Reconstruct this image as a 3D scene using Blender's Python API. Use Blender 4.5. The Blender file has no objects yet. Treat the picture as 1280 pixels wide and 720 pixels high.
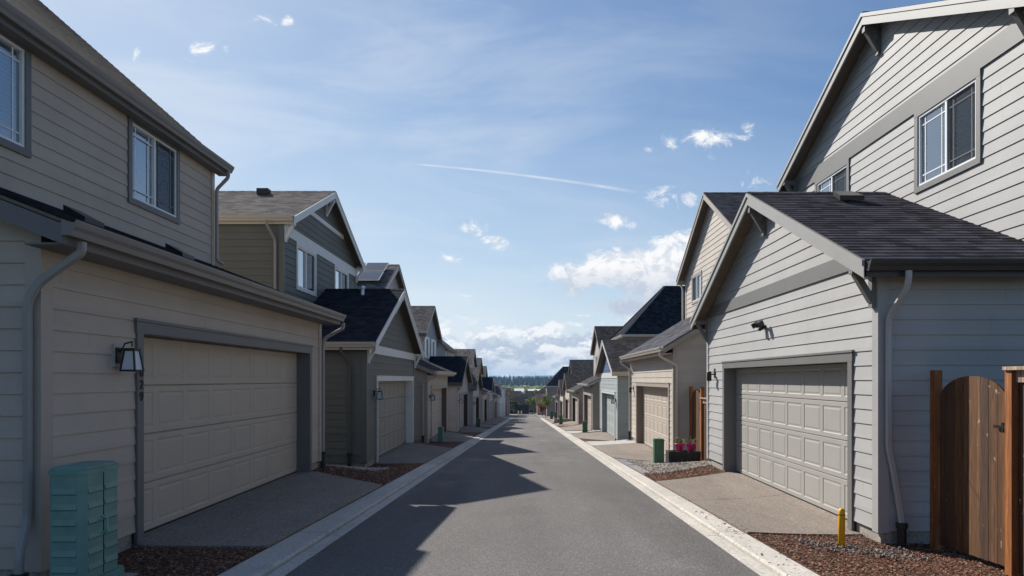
import bpy, bmesh, math, random
from mathutils import Vector
R = math.radians
random.seed(7)
SC = bpy.context.scene
COL = SC.collection
EYE = 1.45
GR = -0.0459            # road gradient
SUN_A, SUN_B = .81, 1.06

# ------------------------------------------------------------------ helpers
def tag(o, label=None, cat=None, group=None, kind=None):
    if label: o['label'] = label
    if cat: o['category'] = cat
    if group: o['group'] = group
    if kind: o['kind'] = kind
    return o
def empty(name, loc=(0, 0, 0), **k):
    o = bpy.data.objects.new(name, None); COL.objects.link(o); o.location = loc
    o.empty_display_size = .3
    return tag(o, **k)
def obj(name, bm, m, parent=None, smooth=False, bevel=0, **k):
    """links bm (world coordinates) as one mesh object; parent offset is taken out"""
    me = bpy.data.meshes.new(name)
    if parent is not None:
        off = Vector((0, 0, 0)); p = parent
        while p is not None: off += p.location; p = p.parent
        bmesh.ops.translate(bm, verts=bm.verts, vec=-off)
    bm.to_mesh(me); bm.free()
    ms = m if isinstance(m, (list, tuple)) else [m]
    for x in ms: me.materials.append(x)
    if smooth:
        for p in me.polygons: p.use_smooth = True
    o = bpy.data.objects.new(name, me); COL.objects.link(o)
    if parent is not None: o.parent = parent
    if bevel:
        b = o.modifiers.new('bevel', 'BEVEL'); b.width = bevel; b.segments = 2; b.limit_method = 'ANGLE'
    return tag(o, **k)
def NB():
    bm = bmesh.new(); bm.loops.layers.uv.new('UVMap'); return bm
def face(bm, pts, uvs=None, mi=0):
    vs = [bm.verts.new(p) for p in pts]
    f = bm.faces.new(vs); f.material_index = mi
    l = bm.loops.layers.uv.active
    if l:
        if uvs is None:
            n = (Vector(pts[1]) - Vector(pts[0])).cross(Vector(pts[2]) - Vector(pts[0]))
            ax = max(range(3), key=lambda i: abs(n[i]))
            ii = [i for i in range(3) if i != ax]
            uvs = [(p[ii[0]], p[ii[1]]) for p in pts]
        for lp, uv in zip(f.loops, uvs): lp[l].uv = uv
    return f
def prism(bm, base, vec, mi=0):
    """closed prism from a polygon extruded along vec"""
    base = [Vector(p) for p in base]; vec = Vector(vec)
    n = Vector((0, 0, 0))
    for i in range(len(base)):
        n += base[i].cross(base[(i + 1) % len(base)])
    if n.dot(vec) > 0: base = base[::-1]
    top = [p + vec for p in base]
    face(bm, base, mi=mi); face(bm, top[::-1], mi=mi)
    for i in range(len(base)):
        j = (i + 1) % len(base)
        face(bm, [base[j], base[i], top[i], top[j]], mi=mi)
def box(bm, a, b, mi=0):
    x0, x1 = sorted((a[0], b[0])); y0, y1 = sorted((a[1], b[1])); z0, z1 = sorted((a[2], b[2]))
    prism(bm, [(x0, y0, z0), (x1, y0, z0), (x1, y1, z0), (x0, y1, z0)], (0, 0, z1 - z0), mi)
def beam(bm, a, b, w, h, up=(0, 0, 1), mi=0):
    """bar a->b; w across, h along 'up'"""
    a = Vector(a); b = Vector(b); d = (b - a).normalized(); up = Vector(up)
    sd = d.cross(up).normalized(); u = sd.cross(d).normalized()
    prism(bm, [a + sd*w/2 + u*h/2, a - sd*w/2 + u*h/2, a - sd*w/2 - u*h/2, a + sd*w/2 - u*h/2], b - a, mi)
def sweep(bm, pts, prof, side, closed=True):
    """profile [(a,b)] swept along pts; a along 'side' direction, b along side x tangent"""
    pts = [Vector(p) for p in pts]; side = Vector(side); rings = []
    for i, p in enumerate(pts):
        t = Vector((0, 0, 0))
        if i > 0: t += (p - pts[i-1]).normalized()
        if i < len(pts) - 1: t += (pts[i+1] - p).normalized()
        t.normalize(); s = (side - t*side.dot(t))
        if s.length < 1e-4: s = Vector((0, 0, 1))
        s.normalize(); u = t.cross(s)
        k = 1.0
        if 0 < i < len(pts)-1:
            c = (p - pts[i-1]).normalized().dot(t); k = 1/max(c, .5)
        rings.append([bm.verts.new(p + s*a + u*b*k) for a, b in prof])
    n = len(prof)
    for i in range(len(rings) - 1):
        for j in range(n):
            bm.faces.new([rings[i][j], rings[i][(j+1) % n], rings[i+1][(j+1) % n], rings[i+1][j]])
    bm.faces.new(rings[0][::-1]); bm.faces.new(rings[-1])
def lathe(bm, c, prof, n=16, squash=(1, 1)):
    rings = []
    for r, z in prof:
        rings.append([bm.verts.new((c[0] + r*math.cos(2*math.pi*i/n)*squash[0], c[1] + r*math.sin(2*math.pi*i/n)*squash[1], c[2] + z)) for i in range(n)])
    for a, b in zip(rings, rings[1:]):
        for i in range(n): bm.faces.new([a[i], a[(i+1) % n], b[(i+1) % n], b[i]])
    bm.faces.new(rings[0][::-1]); bm.faces.new(rings[-1])
def clip_row(poly, v):
    us = []
    n = len(poly)
    for i in range(n):
        (u0, v0), (u1, v1) = poly[i], poly[(i+1) % n]
        if abs(v0 - v1) < 1e-9:
            if abs(v - v0) < 1e-6: us += [u0, u1]
            continue
        t = (v - v0)/(v1 - v0)
        if -1e-6 <= t <= 1 + 1e-6: us.append(u0 + (u1-u0)*t)
    return (min(us), max(us)) if us else None
def lap(bm, O, U, V, Nn, poly, ex, proud, holes=(), v_off=0, mi=0, flat=False):
    """lapped boards / shingle courses over a convex polygon in the plane O+uU+vV"""
    O, U, V, Nn = Vector(O), Vector(U), Vector(V), Vector(Nn)
    flip = U.cross(V).dot(Nn) < 0
    vmin = min(p[1] for p in poly); vmax = max(p[1] for p in poly)
    if flat: ex = 1e3; v_off = vmin
    brk = set([vmin, vmax] + [p[1] for p in poly])
    for h in holes: brk |= {h[2], h[3]}
    k = math.floor((vmin - v_off)/ex)
    edges = []
    while v_off + k*ex < vmax:
        if v_off + k*ex > vmin: brk.add(v_off + k*ex)
        edges.append(v_off + k*ex); k += 1
    bs = sorted(b for b in brk if vmin - 1e-9 <= b <= vmax + 1e-9)
    bb = [bs[0]]
    for b in bs[1:]:
        if b - bb[-1] > 1e-5: bb.append(b)
    def q(pts):
        uv = [(p[0], p[1]) for p in pts]
        w = [O + U*p[0] + V*p[1] + Nn*p[2] for p in pts]
        if flip: w = w[::-1]; uv = uv[::-1]
        face(bm, w, uv, mi)
    for va, vb in zip(bb, bb[1:]):
        ra, rb = clip_row(poly, va + 1e-7), clip_row(poly, vb - 1e-7)
        if not ra or not rb: continue
        if flat: oa = ob = proud
        else:
            c = math.floor((va + 1e-6 - v_off)/ex)*ex + v_off
            oa = proud*(1 - (va - c)/ex); ob = proud*(1 - (vb - c)/ex)
        segs = [(0, 1)]
        cuts = [(h[0], h[1]) for h in holes if h[2] < (va+vb)/2 < h[3]]
        def em(a0, a1, b0, b1):
            if a1 - a0 < 1e-4 and b1 - b0 < 1e-4: return
            if b1 - b0 < 1e-4: q([(a0, va, oa), (a1, va, oa), ((b0+b1)/2, vb, ob)])
            elif a1 - a0 < 1e-4: q([((a0+a1)/2, va, oa), (b1, vb, ob), (b0, vb, ob)])
            else: q([(a0, va, oa), (a1, va, oa), (b1, vb, ob), (b0, vb, ob)])
            if not flat and abs(oa - proud) < 1e-6 and a1 - a0 > 1e-4:
                q([(a0, va, 0), (a1, va, 0), (a1, va, oa), (a0, va, oa)])
        la, lb = ra[0], rb[0]
        for h0, h1 in sorted(cuts):
            em(la, max(la, min(h0, ra[1])), lb, max(lb, min(h0, rb[1])))
            la, lb = max(la, h1), max(lb, h1)
        if ra[1] > la or rb[1] > lb: em(la, max(ra[1], la), lb, max(rb[1], lb))

# ------------------------------------------------------------------ materials
class T:
    def __init__(s, name):
        s.m = bpy.data.materials.new(name); s.m.use_nodes = True
        s.t = s.m.node_tree; s.t.nodes.clear()
        s.out = s.n('ShaderNodeOutputMaterial')
    def n(s, typ, **k):
        x = s.t.nodes.new(typ)
        for a, b in k.items():
            if hasattr(x, a): setattr(x, a, b)
        return x
    def l(s, a, b): s.t.links.new(a, b)
    def put(s, sock, v):
        if isinstance(v, bpy.types.NodeSocket): s.l(v, sock)
        elif v is not None: sock.default_value = v
    def math(s, op, a, b=None, c=None, clamp=False):
        x = s.n('ShaderNodeMath'); x.operation = op; x.use_clamp = clamp
        s.put(x.inputs[0], a)
        if b is not None: s.put(x.inputs[1], b)
        if c is not None: s.put(x.inputs[2], c)
        return x.outputs[0]
    def mix(s, f, a, b, mode='MIX'):
        x = s.n('ShaderNodeMix'); x.data_type = 'RGBA'; x.blend_type = mode
        s.put(x.inputs['Factor'], f)
        for sock, v in ((x.inputs[6], a), (x.inputs[7], b)):
            s.put(sock, (*v, 1) if isinstance(v, tuple) and len(v) == 3 else v)
        return x.outputs[2]
    def rng(s, v, a, b, c=0., d=1., smooth=False):
        x = s.n('ShaderNodeMapRange')
        if smooth: x.interpolation_type = 'SMOOTHSTEP'
        s.put(x.inputs[0], v)
        for i, w in enumerate((a, b, c, d)): s.put(x.inputs[1+i], w)
        return x.outputs[0]
    def noise(s, vec, scale, detail=3, rough=.55, dist=0.):
        x = s.n('ShaderNodeTexNoise')
        if vec is not None: s.l(vec, x.inputs['Vector'])
        x.inputs['Scale'].default_value = scale; x.inputs['Detail'].default_value = detail
        x.inputs['Roughness'].default_value = rough; x.inputs['Distortion'].default_value = dist
        return x.outputs['Fac']
    def mapping(s, vec, sc=(1, 1, 1), loc=(0, 0, 0)):
        x = s.n('ShaderNodeMapping'); s.l(vec, x.inputs[0])
        x.inputs['Scale'].default_value = sc; x.inputs['Location'].default_value = loc
        return x.outputs[0]
    def pos(s): return s.n('ShaderNodeNewGeometry').outputs['Position']
    def uv(s): return s.n('ShaderNodeTexCoord').outputs['UV']
    def bump(s, h, strength=.3, dist=.01):
        x = s.n('ShaderNodeBump'); x.inputs['Strength'].default_value = strength; x.inputs['Distance'].default_value = dist
        s.l(h, x.inputs['Height']); return x.outputs[0]
    def bsdf(s, col, rough=.6, nrm=None, metal=0, spec=.4, **k):
        x = s.n('ShaderNodeBsdfPrincipled')
        s.put(x.inputs['Base Color'], (*col, 1) if isinstance(col, tuple) and len(col) == 3 else col)
        s.put(x.inputs['Roughness'], rough); x.inputs['Metallic'].default_value = metal
        x.inputs['Specular IOR Level'].default_value = spec
        if nrm is not None: s.l(nrm, x.inputs['Normal'])
        for a, b in k.items(): s.put(x.inputs[a.replace('_', ' ')], b)
        s.l(x.outputs[0], s.out.inputs[0]); return s.m
def mul(c, k): return tuple(min(1, x*k) for x in c)
_c = {}
def siding(col, ex=.182):
    key = ('sid', col, ex)
    if key in _c: return _c[key]
    t = T('lap_siding_paint'); uv = t.uv()
    sp = t.n('ShaderNodeSeparateXYZ'); t.l(uv, sp.inputs[0])
    bi = t.math('FLOOR', t.math('DIVIDE', sp.outputs[1], ex))
    wn = t.n('ShaderNodeTexWhiteNoise', noise_dimensions='1D'); t.l(bi, wn.inputs['W'])
    # board butt joints
    ju = t.math('FRACT', t.math('DIVIDE', t.math('ADD', sp.outputs[0], t.math('MULTIPLY', wn.outputs['Value'], 3.6)), 3.66))
    joint = t.math('LESS_THAN', ju, .0011)
    grain = t.noise(t.mapping(uv, (3, 60, 1)), 2.2, 4, .65)
    pos = t.pos()
    dirt = t.noise(t.mapping(pos, (1, 1, .6)), 1.1, 5, .6)
    fine = t.noise(pos, 38, 3)
    v = t.math('ADD', t.rng(wn.outputs['Value'], 0, 1, .94, 1.04), t.rng(grain, .25, .75, -.06, .06))
    v = t.math('ADD', v, t.rng(dirt, .3, .7, -.09, .06)); v = t.math('ADD', v, t.rng(fine, .3, .7, -.02, .02))
    v = t.math('MULTIPLY', v, t.math('SUBTRACT', 1, t.math('MULTIPLY', joint, .45)))
    cc = t.n('ShaderNodeCombineXYZ')
    for i in range(3): t.l(v, cc.inputs[i])
    c = t.mix(1., col, cc.outputs[0], 'MULTIPLY')
    b = t.bump(t.math('ADD', grain, t.math('MULTIPLY', joint, -3)), .35, .0025)
    _c[key] = t.bsdf(c, .62, b, spec=.35); return _c[key]
def paint(col, rough=.5, var=.06, name='painted_trim'):
    key = ('p', col, rough, name)
    if key in _c: return _c[key]
    t = T(name); pos = t.pos()
    a = t.noise(pos, 2.3, 5, .6); g = t.noise(t.mapping(pos, (1, 1, 9)), 9, 3)
    v = t.math('ADD', t.rng(a, .3, .7, 1-var, 1+var*.6), t.rng(g, .3, .7, -.02, .02))
    cc = t.n('ShaderNodeCombineXYZ')
    for i in range(3): t.l(v, cc.inputs[i])
    _c[key] = t.bsdf(t.mix(1., col, cc.outputs[0], 'MULTIPLY'), rough, t.bump(g, .15, .002)); return _c[key]
def shingle(col, ex=.145):
    key = ('sh', col)
    if key in _c: return _c[key]
    t = T('asphalt_shingles'); uv = t.uv()
    sp = t.n('ShaderNodeSeparateXYZ'); t.l(uv, sp.inputs[0])
    row = t.math('FLOOR', t.math('DIVIDE', sp.outputs[1], ex))
    w1 = t.n('ShaderNodeTexWhiteNoise', noise_dimensions='1D'); t.l(row, w1.inputs['W'])
    warp = t.noise(uv, 3.1, 2)
    uu = t.math('ADD', t.math('DIVIDE', t.math('ADD', sp.outputs[0], t.math('MULTIPLY', warp, .25)), .21), t.math('MULTIPLY', w1.outputs['Value'], 17))
    cb = t.n('ShaderNodeCombineXYZ'); t.l(t.math('FLOOR', uu), cb.inputs[0]); t.l(row, cb.inputs[1])
    w2 = t.n('ShaderNodeTexWhiteNoise', noise_dimensions='2D'); t.l(cb.outputs[0], w2.inputs['Vector'])
    pos = t.pos()
    gran = t.noise(pos, 90, 4, .7); big = t.noise(pos, .8, 4)
    v = t.math('ADD', t.rng(w2.outputs['Value'], 0, 1, .5, 1.45), t.rng(gran, .25, .75, -.4, .4))
    v = t.math('MULTIPLY', v, t.rng(big, .3, .7, .85, 1.12))
    cc = t.n('ShaderNodeCombineXYZ')
    for i in range(3): t.l(v, cc.inputs[i])
    c = t.mix(1., col, cc.outputs[0], 'MULTIPLY')
    h = t.math('ADD', t.math('MULTIPLY', w2.outputs['Value'], 1.2), gran)
    _c[key] = t.bsdf(c, .97, t.bump(h, .8, .010), spec=.06); return _c[key]
def simple(name, col, rough=.5, metal=0, **k):
    key = ('s', name, col)
    if key in _c: return _c[key]
    t = T(name); pos = t.pos(); a = t.noise(pos, 6, 4)
    c = t.mix(t.rng(a, .3, .7), mul(col, .88), mul(col, 1.1))
    _c[key] = t.bsdf(c, rough, None, metal, **k); return _c[key]
def ground_mat(name, c0, c1, c2, s_fine, s_big, rough=.9, bump=.5, bd=.006, spots=None, big=(.82, 1.12), spot_amt=.55, tracks=False):
    t = T(name); pos = t.pos()
    vo = t.n('ShaderNodeTexVoronoi'); t.l(pos, vo.inputs['Vector']); vo.inputs['Scale'].default_value = s_fine
    sep = t.n('ShaderNodeSeparateColor'); t.l(vo.outputs['Color'], sep.inputs[0])
    c = t.mix(t.rng(sep.outputs[0], .15, .85), c0, c1)
    c = t.mix(t.rng(sep.outputs[1], .78, .95), c, c2)
    f = t.noise(pos, s_fine*1.7, 3, .7)
    b = t.noise(t.mapping(pos, (1, .35, 1)), s_big, 5, .6)
    v = t.math('MULTIPLY', t.rng(f, .25, .75, .82, 1.18), t.rng(b, .3, .7, big[0], big[1]))
    if tracks:
        tr = t.noise(t.mapping(pos, (1, .02, 1), (4.3, 0, 0)), 1.5, 2, .5); v = t.math('MULTIPLY', v, t.rng(tr, .32, .68, .90, 1.09))
        tr = t.noise(t.mapping(pos, (1, .5, 1), (9.3, 5, 0)), .22, 3, .5); v = t.math('MULTIPLY', v, t.rng(tr, .35, .65, .90, 1.08))
    if spots:
        d = t.noise(t.mapping(pos, (1, .6, 1), (3.1, 7.7, 0)), spots, 4, .62)
        v = t.math('ADD', v, t.rng(d, .57, .74, 0, spot_amt))
        e = t.noise(t.mapping(pos, (1, .5, 1), (13.1, 2.7, 0)), spots*1.6, 5, .6)
        v = t.math('SUBTRACT', v, t.rng(e, .58, .76, 0, .22))
    cc = t.n('ShaderNodeCombineXYZ')
    for i in range(3): t.l(v, cc.inputs[i])
    c = t.mix(1., c, cc.outputs[0], 'MULTIPLY')
    h = t.math('ADD', t.math('MULTIPLY', vo.outputs['Distance'], -1), f)
    return t.bsdf(c, rough, t.bump(h, bump, bd), spec=.3)
M = {}
M['asphalt'] = ground_mat('asphalt', (.108, .099, .094), (.152, .140, .133), (.215, .20, .188), 80, .45, .88, .7, .007, spots=.55, big=(.80, 1.14), spot_amt=.5, tracks=True)
M['concrete'] = ground_mat('kerb_concrete', (.46, .425, .375), (.55, .51, .45), (.40, .37, .33), 42, 1.5, .85, .25, .003, spots=2.2, spot_amt=.12)
M['aggregate'] = ground_mat('exposed_aggregate', (.195, .16, .133), (.28, .232, .192), (.37, .32, .27), 62, .8, .88, .45, .005, spots=1.1, big=(.78, 1.12), spot_amt=.2)
M['mulch'] = ground_mat('bark_mulch', (.05, .024, .015), (.135, .062, .038), (.24, .14, .09), 30, 1.1, .95, 1., .02)
M['gravel'] = ground_mat('crushed_gravel', (.16, .15, .14), (.36, .34, .32), (.5, .48, .45), 34, 1.2, .9, 1., .02)
M['grass'] = ground_mat('meadow', (.055, .085, .025), (.10, .13, .035), (.16, .17, .06), .9, .02, .95, .3, .05)
M['foundation'] = ground_mat('foundation_concrete', (.30, .275, .245), (.38, .35, .31), (.24, .22, .2), 30, 1.8, .9, .2, .003)
M['white_vinyl'] = paint((.78, .79, .80), .35, .03, 'window_vinyl')
M['black'] = simple('black_metal', (.018, .018, .02), .4)
M['plastic_black'] = simple('black_pipe', (.02, .02, .022), .5)
M['underside'] = simple('roof_sheathing', (.16, .13, .10), .85)
M['dark'] = simple('dark_gap', (.01, .01, .01), .9)
def glass_mat():
    t = T('window_glass')
    fr = t.n('ShaderNodeFresnel'); fr.inputs['IOR'].default_value = 1.6
    pos = t.pos(); w = t.noise(pos, 1.3, 2)
    gl = t.n('ShaderNodeBsdfGlossy'); gl.inputs['Roughness'].default_value = .01; gl.inputs['Color'].default_value = (.95, .97, 1, 1)
    t.l(t.bump(w, .02, .02), gl.inputs['Normal'])
    tr = t.n('ShaderNodeBsdfTransparent'); tr.inputs['Color'].default_value = (.66, .77, .88, 1)
    mx = t.n('ShaderNodeMixShader'); t.l(t.math('MULTIPLY_ADD', fr.outputs[0], 2.2, .16, clamp=True), mx.inputs[0])
    t.l(tr.outputs[0], mx.inputs[1]); t.l(gl.outputs[0], mx.inputs[2]); t.l(mx.outputs[0], t.out.inputs[0]); return t.m
M['glass'] = glass_mat()
def screen_mat():
    t = T('insect_screen')
    d = t.n('ShaderNodeBsdfDiffuse'); d.inputs['Color'].default_value = (.03, .035, .04, 1)
    tr = t.n('ShaderNodeBsdfTransparent')
    mx = t.n('ShaderNodeMixShader'); mx.inputs[0].default_value = .55
    t.l(tr.outputs[0], mx.inputs[1]); t.l(d.outputs[0], mx.inputs[2]); t.l(mx.outputs[0], t.out.inputs[0]); return t.m
M['screen'] = screen_mat()
M['blind'] = simple('blind_slats', (.55, .60, .66), .5)
def lampglass():
    t = T('frosted_lamp_glass')
    return t.bsdf((.75, .82, .88), .25, None, 0, .5, Transmission_Weight=.25)
M['lamp_glass'] = lampglass()
def wood(col, name='fence_wood'):
    key = ('w', col)
    if key in _c: return _c[key]
    t = T(name); pos = t.pos()
    g = t.noise(t.mapping(pos, (14, 14, 1.1)), 2.5, 5, .65, .6)
    k = t.noise(t.mapping(pos, (5, 5, 3.2)), 2.6, 2, .5)
    w = t.noise(t.mapping(pos, (7, 7, .05)), 1.6, 1)
    c = t.mix(t.rng(g, .33, .67), mul(col, .38), mul(col, 1.5))
    c = t.mix(t.rng(w, .38, .6, 0, .65), c, mul(col, .5))
    c = t.mix(t.rng(k, .70, .76, 0, .8), c, (.42, .33, .24))
    _c[key] = t.bsdf(c, .7, t.bump(g, .3, .004)); return _c[key]
M['cedar'] = wood((.12, .055, .024)); M['planks'] = [M['cedar'], wood((.17, .08, .032)), wood((.075, .038, .022)), wood((.14, .058, .020))]; M['cedar_post'] = wood((.36, .125, .035), 'fence_post_wood')

# ------------------------------------------------------------------ lots
# side, y0, y1, floor(eye-relative)
LOTS = {-1: [(5.37, 12.65, -1.72), (16.28, 23.2, -2.25), (26.3, 32.9, -2.63), (37.9, 44.5, -3.2), (48.7, 55, -3.72), (59.5, 66, -4.2), (70.2, 76.8, -4.65), (81, 87.6, -5.2), (91.5, 98, -5.65)],
        1: [(7.77, 15.1, -1.97), (18.6, 26.1, -2.45), (29.9, 37.2, -2.95), (41.2, 48.2, -3.3), (52.5, 60, -3.85), (63.5, 70.5, -4.35), (74.5, 81.5, -4.9), (86.5, 94, -5.4)]}
EDGE = {-1: 2.60, 1: 2.47}; INNER = {-1: 2.10, 1: 2.03}; FX = {-1: 4.05, 1: 4.25}
XS0, XS1 = 99.5, 107.5          # cross street
def road_z(y):
    if y < 190: return GR*y
    z = GR*190
    t = min(1, (y-190)/260.)
    return z + (-14.0 - z)*(t*t*(3-2*t))
def floor_z(s, y):
    pts = []
    for a, b, f in LOTS[s]:
        pts += [(a - .35, f + EYE), (b + .35, f + EYE)]
    a0, z0 = pts[0]
    if y < a0: return z0 - GR*-1*(y - a0)*-1 if False else z0 + GR*(y - a0)
    for (ya, za), (yb, zb) in zip(pts, pts[1:]):
        if ya <= y <= yb: return za + (zb-za)*(y-ya)/(yb-ya)
    ya, za = pts[-1]
    t = min(1, (y-ya)/3.)
    return za*(1-t) + (road_z(y)+.05)*t
def G(x, y):
    s = 1 if x > 0 else -1; ax = abs(x); rz = road_z(y)
    if ax <= INNER[s]: return rz
    k = rz + (.05 if y < 98.5 else .0)
    if ax < EDGE[s]: return k
    t = min(1, (ax - EDGE[s])/(FX[s] - EDGE[s]))
    z = k*(1-t) + (floor_z(s, y) - .02)*t
    if ax > 14:
        u = min(1, (ax-14)/16.); z = z*(1-u) + (rz - .1)*u
    return z

# ------------------------------------------------------------------ ground, road
def sheet(name, xs, ys, zf, m, kind='structure', skirt=0):
    bm = NB(); vs = [[bm.verts.new((x, y, zf(x, y))) for x in xs] for y in ys]
    for j in range(len(ys)-1):
        for i in range(len(xs)-1):
            bm.faces.new([vs[j][i], vs[j][i+1], vs[j+1][i+1], vs[j+1][i]])
    return obj(name, bm, m, kind=kind)
def frange(a, b, st):
    n = max(1, int(round((b-a)/st))); return [a + (b-a)*i/n for i in range(n+1)]
gx = [-6000, -4000, -1500, -600, -250, -100, -60, -30, -22, -14, -4.05, -2.6, -2.1, 0, 2.03, 2.47, 4.25, 14, 22, 30, 60, 100, 250, 600, 1500, 4000, 6000]
gy = [-400, -60] + frange(-14, 200, 2) + frange(210, 460, 12) + [600, 900, 1500, 3000, 5000, 7400]
sheet('terrain', gx, gy, lambda x, y: min(G(x, y), G(x, y)) - .12, M['grass'])
sheet('road', [-2.12, -1, 0, 1, 2.05], frange(-14, 186, 2), lambda x, y: road_z(y), M['asphalt'])
sheet('cross_street', [-70, -30, -12, -2.2, 0, 2.1, 12, 30, 70], frange(XS0, XS1, 1), lambda x, y: road_z(y) + .006, ground_mat('worn_asphalt', (.15, .145, .14), (.22, .21, .2), (.3, .29, .28), 60, .5))
sheet('cross_street', [-60, -12, 0, 12, 60], frange(168, 176, 2), lambda x, y: road_z(y) + .006, M['asphalt'])
for s in (-1, 1):
    xs = [s*v for v in ([EDGE[s]-.02] + frange(EDGE[s]+.15, FX[s]+.02, .3) + [5, 7, 10, 14])]
    if s < 0: xs = xs[::-1]
    sheet('mulch_bed', xs, frange(-14, 99, .35), lambda x, y: G(x, y) + .0, M['mulch'])
for s in (-1, 1):
    xs = [s*v for v in (2.1, 3, 4, 6, 10, 14)]
    sheet('driveway', xs if s > 0 else xs[::-1], frange(107.6, 167.9, 2), lambda x, y: road_z(y) + .03, M['aggregate'])
def kerb(s):
    bm = NB(); y = -14.0; L = 3.05
    I, E = INNER[s], EDGE[s]
    while y < 98:
        y1 = min(98.4, y + L - .010)
        # gutter pan + low rounded lip + slab
        prof = [(I, -.05), (I, .004), (I+.145, .008), (I+.15, -.02), (I+.156, -.02), (I+.158, .03), (I+.18, .048), (E-.012, .052), (E, .044), (E, -.08)]
        a = [Vector((s*x, y, GR*y + z)) for x, z in prof]; b = [Vector((s*x, y1, GR*y1 + z)) for x, z in prof]
        n = len(prof)
        for i in range(n-1):
            q = [a[i], a[i+1], b[i+1], b[i]]
            face(bm, q if s < 0 else q[::-1])
        y += L
    obj('kerb', bm, M['concrete'], kind='structure')
kerb(-1); kerb(1)
def slab(name, s, c, off, m, th=.08):
    """ground slab: c = (kerb y0, kerb y1, wall y0, wall y1[, xk, xw])"""
    xk = c[4] if len(c) > 4 else EDGE[s] + .012; xw = c[5] if len(c) > 5 else FX[s] + .28
    bm = NB(); nx = 8; ny = max(2, int((c[1]-c[0])/.5)); g = []
    for j in range(ny+1):
        r = []
        for i in range(nx+1):
            u = i/nx; v = j/ny
            ya = c[0] + (c[1]-c[0])*v; yb = c[2] + (c[3]-c[2])*v
            x = s*(xk + (xw-xk)*u); y = ya + (yb-ya)*u
            r.append((x, y, G(x, y) + off))
        g.append(r)
    vs = [[bm.verts.new(p) for p in r] for r in g]
    for j in range(ny):
        for i in range(nx):
            q = [vs[j][i], vs[j][i+1], vs[j+1][i+1], vs[j+1][i]]
            bm.faces.new(q if s > 0 else q[::-1])
    ring = [vs[0][i] for i in range(nx+1)] + [vs[j][nx] for j in range(1, ny+1)] + [vs[ny][i] for i in range(nx-1, -1, -1)] + [vs[j][0] for j in range(ny-1, 0, -1)]
    lo = [bm.verts.new(v.co - Vector((0, 0, th))) for v in ring]
    for i in range(len(ring)):
        j = (i+1) % len(ring); q = [ring[j], ring[i], lo[i], lo[j]]
        bm.faces.new(q if s > 0 else q[::-1])
    return obj(name, bm, m, kind='structure')
DRIVE = {-1: [(6.5, 9.2, 6.72, 9.3), (9.215, 11.7, 9.315, 12.25), (16.5, 19.6, 17.35, 20), (19.615, 22.6, 20.015, 23), (27.0, 32.5, 27.3, 32.6),
              (38.6, 44.2, 38.8, 44.2), (49.4, 54.7, 49.5, 54.7), (60.2, 65.7, 60.3, 65.7), (71, 76.4, 71, 76.4), (81.8, 87.2, 81.8, 87.2), (92.2, 97.4, 92.2, 97.4)],
         1: [(7.25, 9.75, 8.35, 11.1), (9.765, 12.3, 11.115, 13.88), (18.2, 21.9, 19.1, 21.9), (21.915, 24.2, 21.915, 24.9), (30.2, 35.9, 30.8, 36.2),
             (41.6, 47.2, 41.8, 47.4), (53.2, 59.3, 53.4, 59.3), (64.2, 69.8, 64.4, 69.8), (75.2, 80.9, 75.2, 80.9), (87.2, 93, 87.2, 93)]}
for s in DRIVE:
    for c in DRIVE[s]: slab('driveway', s, c, .02, M['aggregate'])
pale = ground_mat('poured_concrete', (.40, .39, .37), (.5, .485, .46), (.34, .33, .31), 40, 1.5)
grey_slab = ground_mat('grey_concrete', (.17, .18, .19), (.24, .25, .26), (.3, .3, .3), 60, 1.5)
slab('path', 1, (24.4, 27.2, 25.0, 29.6), .012, pale)
slab('path', 1, (15.9, 18.15, 16.6, 18.5, 2.485, 3.2), .010, grey_slab)
slab('gravel_bed', 1, (13.6, 18.2, 15.0, 18.55, 2.49, 4.4), .004, M['gravel'])
slab('path', 1, (36.4, 40.9, 37.2, 41.3), .012, pale)
slab('gravel_bed', -1, (13.6, 15.0, 13.4, 16.2, 3.2, 6), .006, M['gravel'])

stones2 = None
def scatter(name, s, reg, n, size, mats, th=.25, lift=.0, seed=1, asp=(1.2, 3.5), sq=1.0, label=None, cat=None):
    rnd = random.Random(seed); bm = bmesh.new()
    for _ in range(n):
        u, v = rnd.random(), rnd.random()
        if sq != 1: u = u**sq
        ya = reg[0] + (reg[1]-reg[0])*v; yb = reg[2] + (reg[3]-reg[2])*v
        x = s*(reg[4] + (reg[5]-reg[4])*u); y = ya + (yb-ya)*u
        z = G(x, y) + lift + rnd.random()*.012
        L = size*rnd.uniform(.5, 1.4); W = L/rnd.uniform(*asp); H = max(.004, W*th)
        a = rnd.uniform(0, math.pi); ca, sa = math.cos(a), math.sin(a); tl = rnd.uniform(-.45, .45)
        vs = []
        for dz in (-H/2, H/2):
            for du, dv in ((-1, -1), (1, -1), (1, 1), (-1, 1)):
                k = 1 if dz < 0 else rnd.uniform(.6, .95)
                du2, dv2 = du*L/2*k, dv*W/2*k*rnd.uniform(.7, 1.1)
                vs.append(bm.verts.new((x + ca*du2 - sa*dv2, y + sa*du2 + ca*dv2, z + dz + du2*tl + H/2)))
        mi = rnd.randrange(len(mats))
        for q in ((4, 5, 6, 7), (0, 1, 5, 4), (1, 2, 6, 5), (2, 3, 7, 6), (3, 0, 4, 7)):
            f = bm.faces.new([vs[i] for i in q]); f.material_index = mi
    return obj(name, bm, mats, kind='stuff', label=label, cat=cat)
chips = [simple('bark_chip', c, .9) for c in ((.16, .062, .033), (.23, .10, .056), (.075, .034, .02), (.33, .20, .13))]
stones = [simple('pebble', c, .8) for c in ((.42, .40, .37), (.28, .27, .26), (.5, .48, .46), (.2, .19, .19), (.36, .3, .24))]

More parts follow.
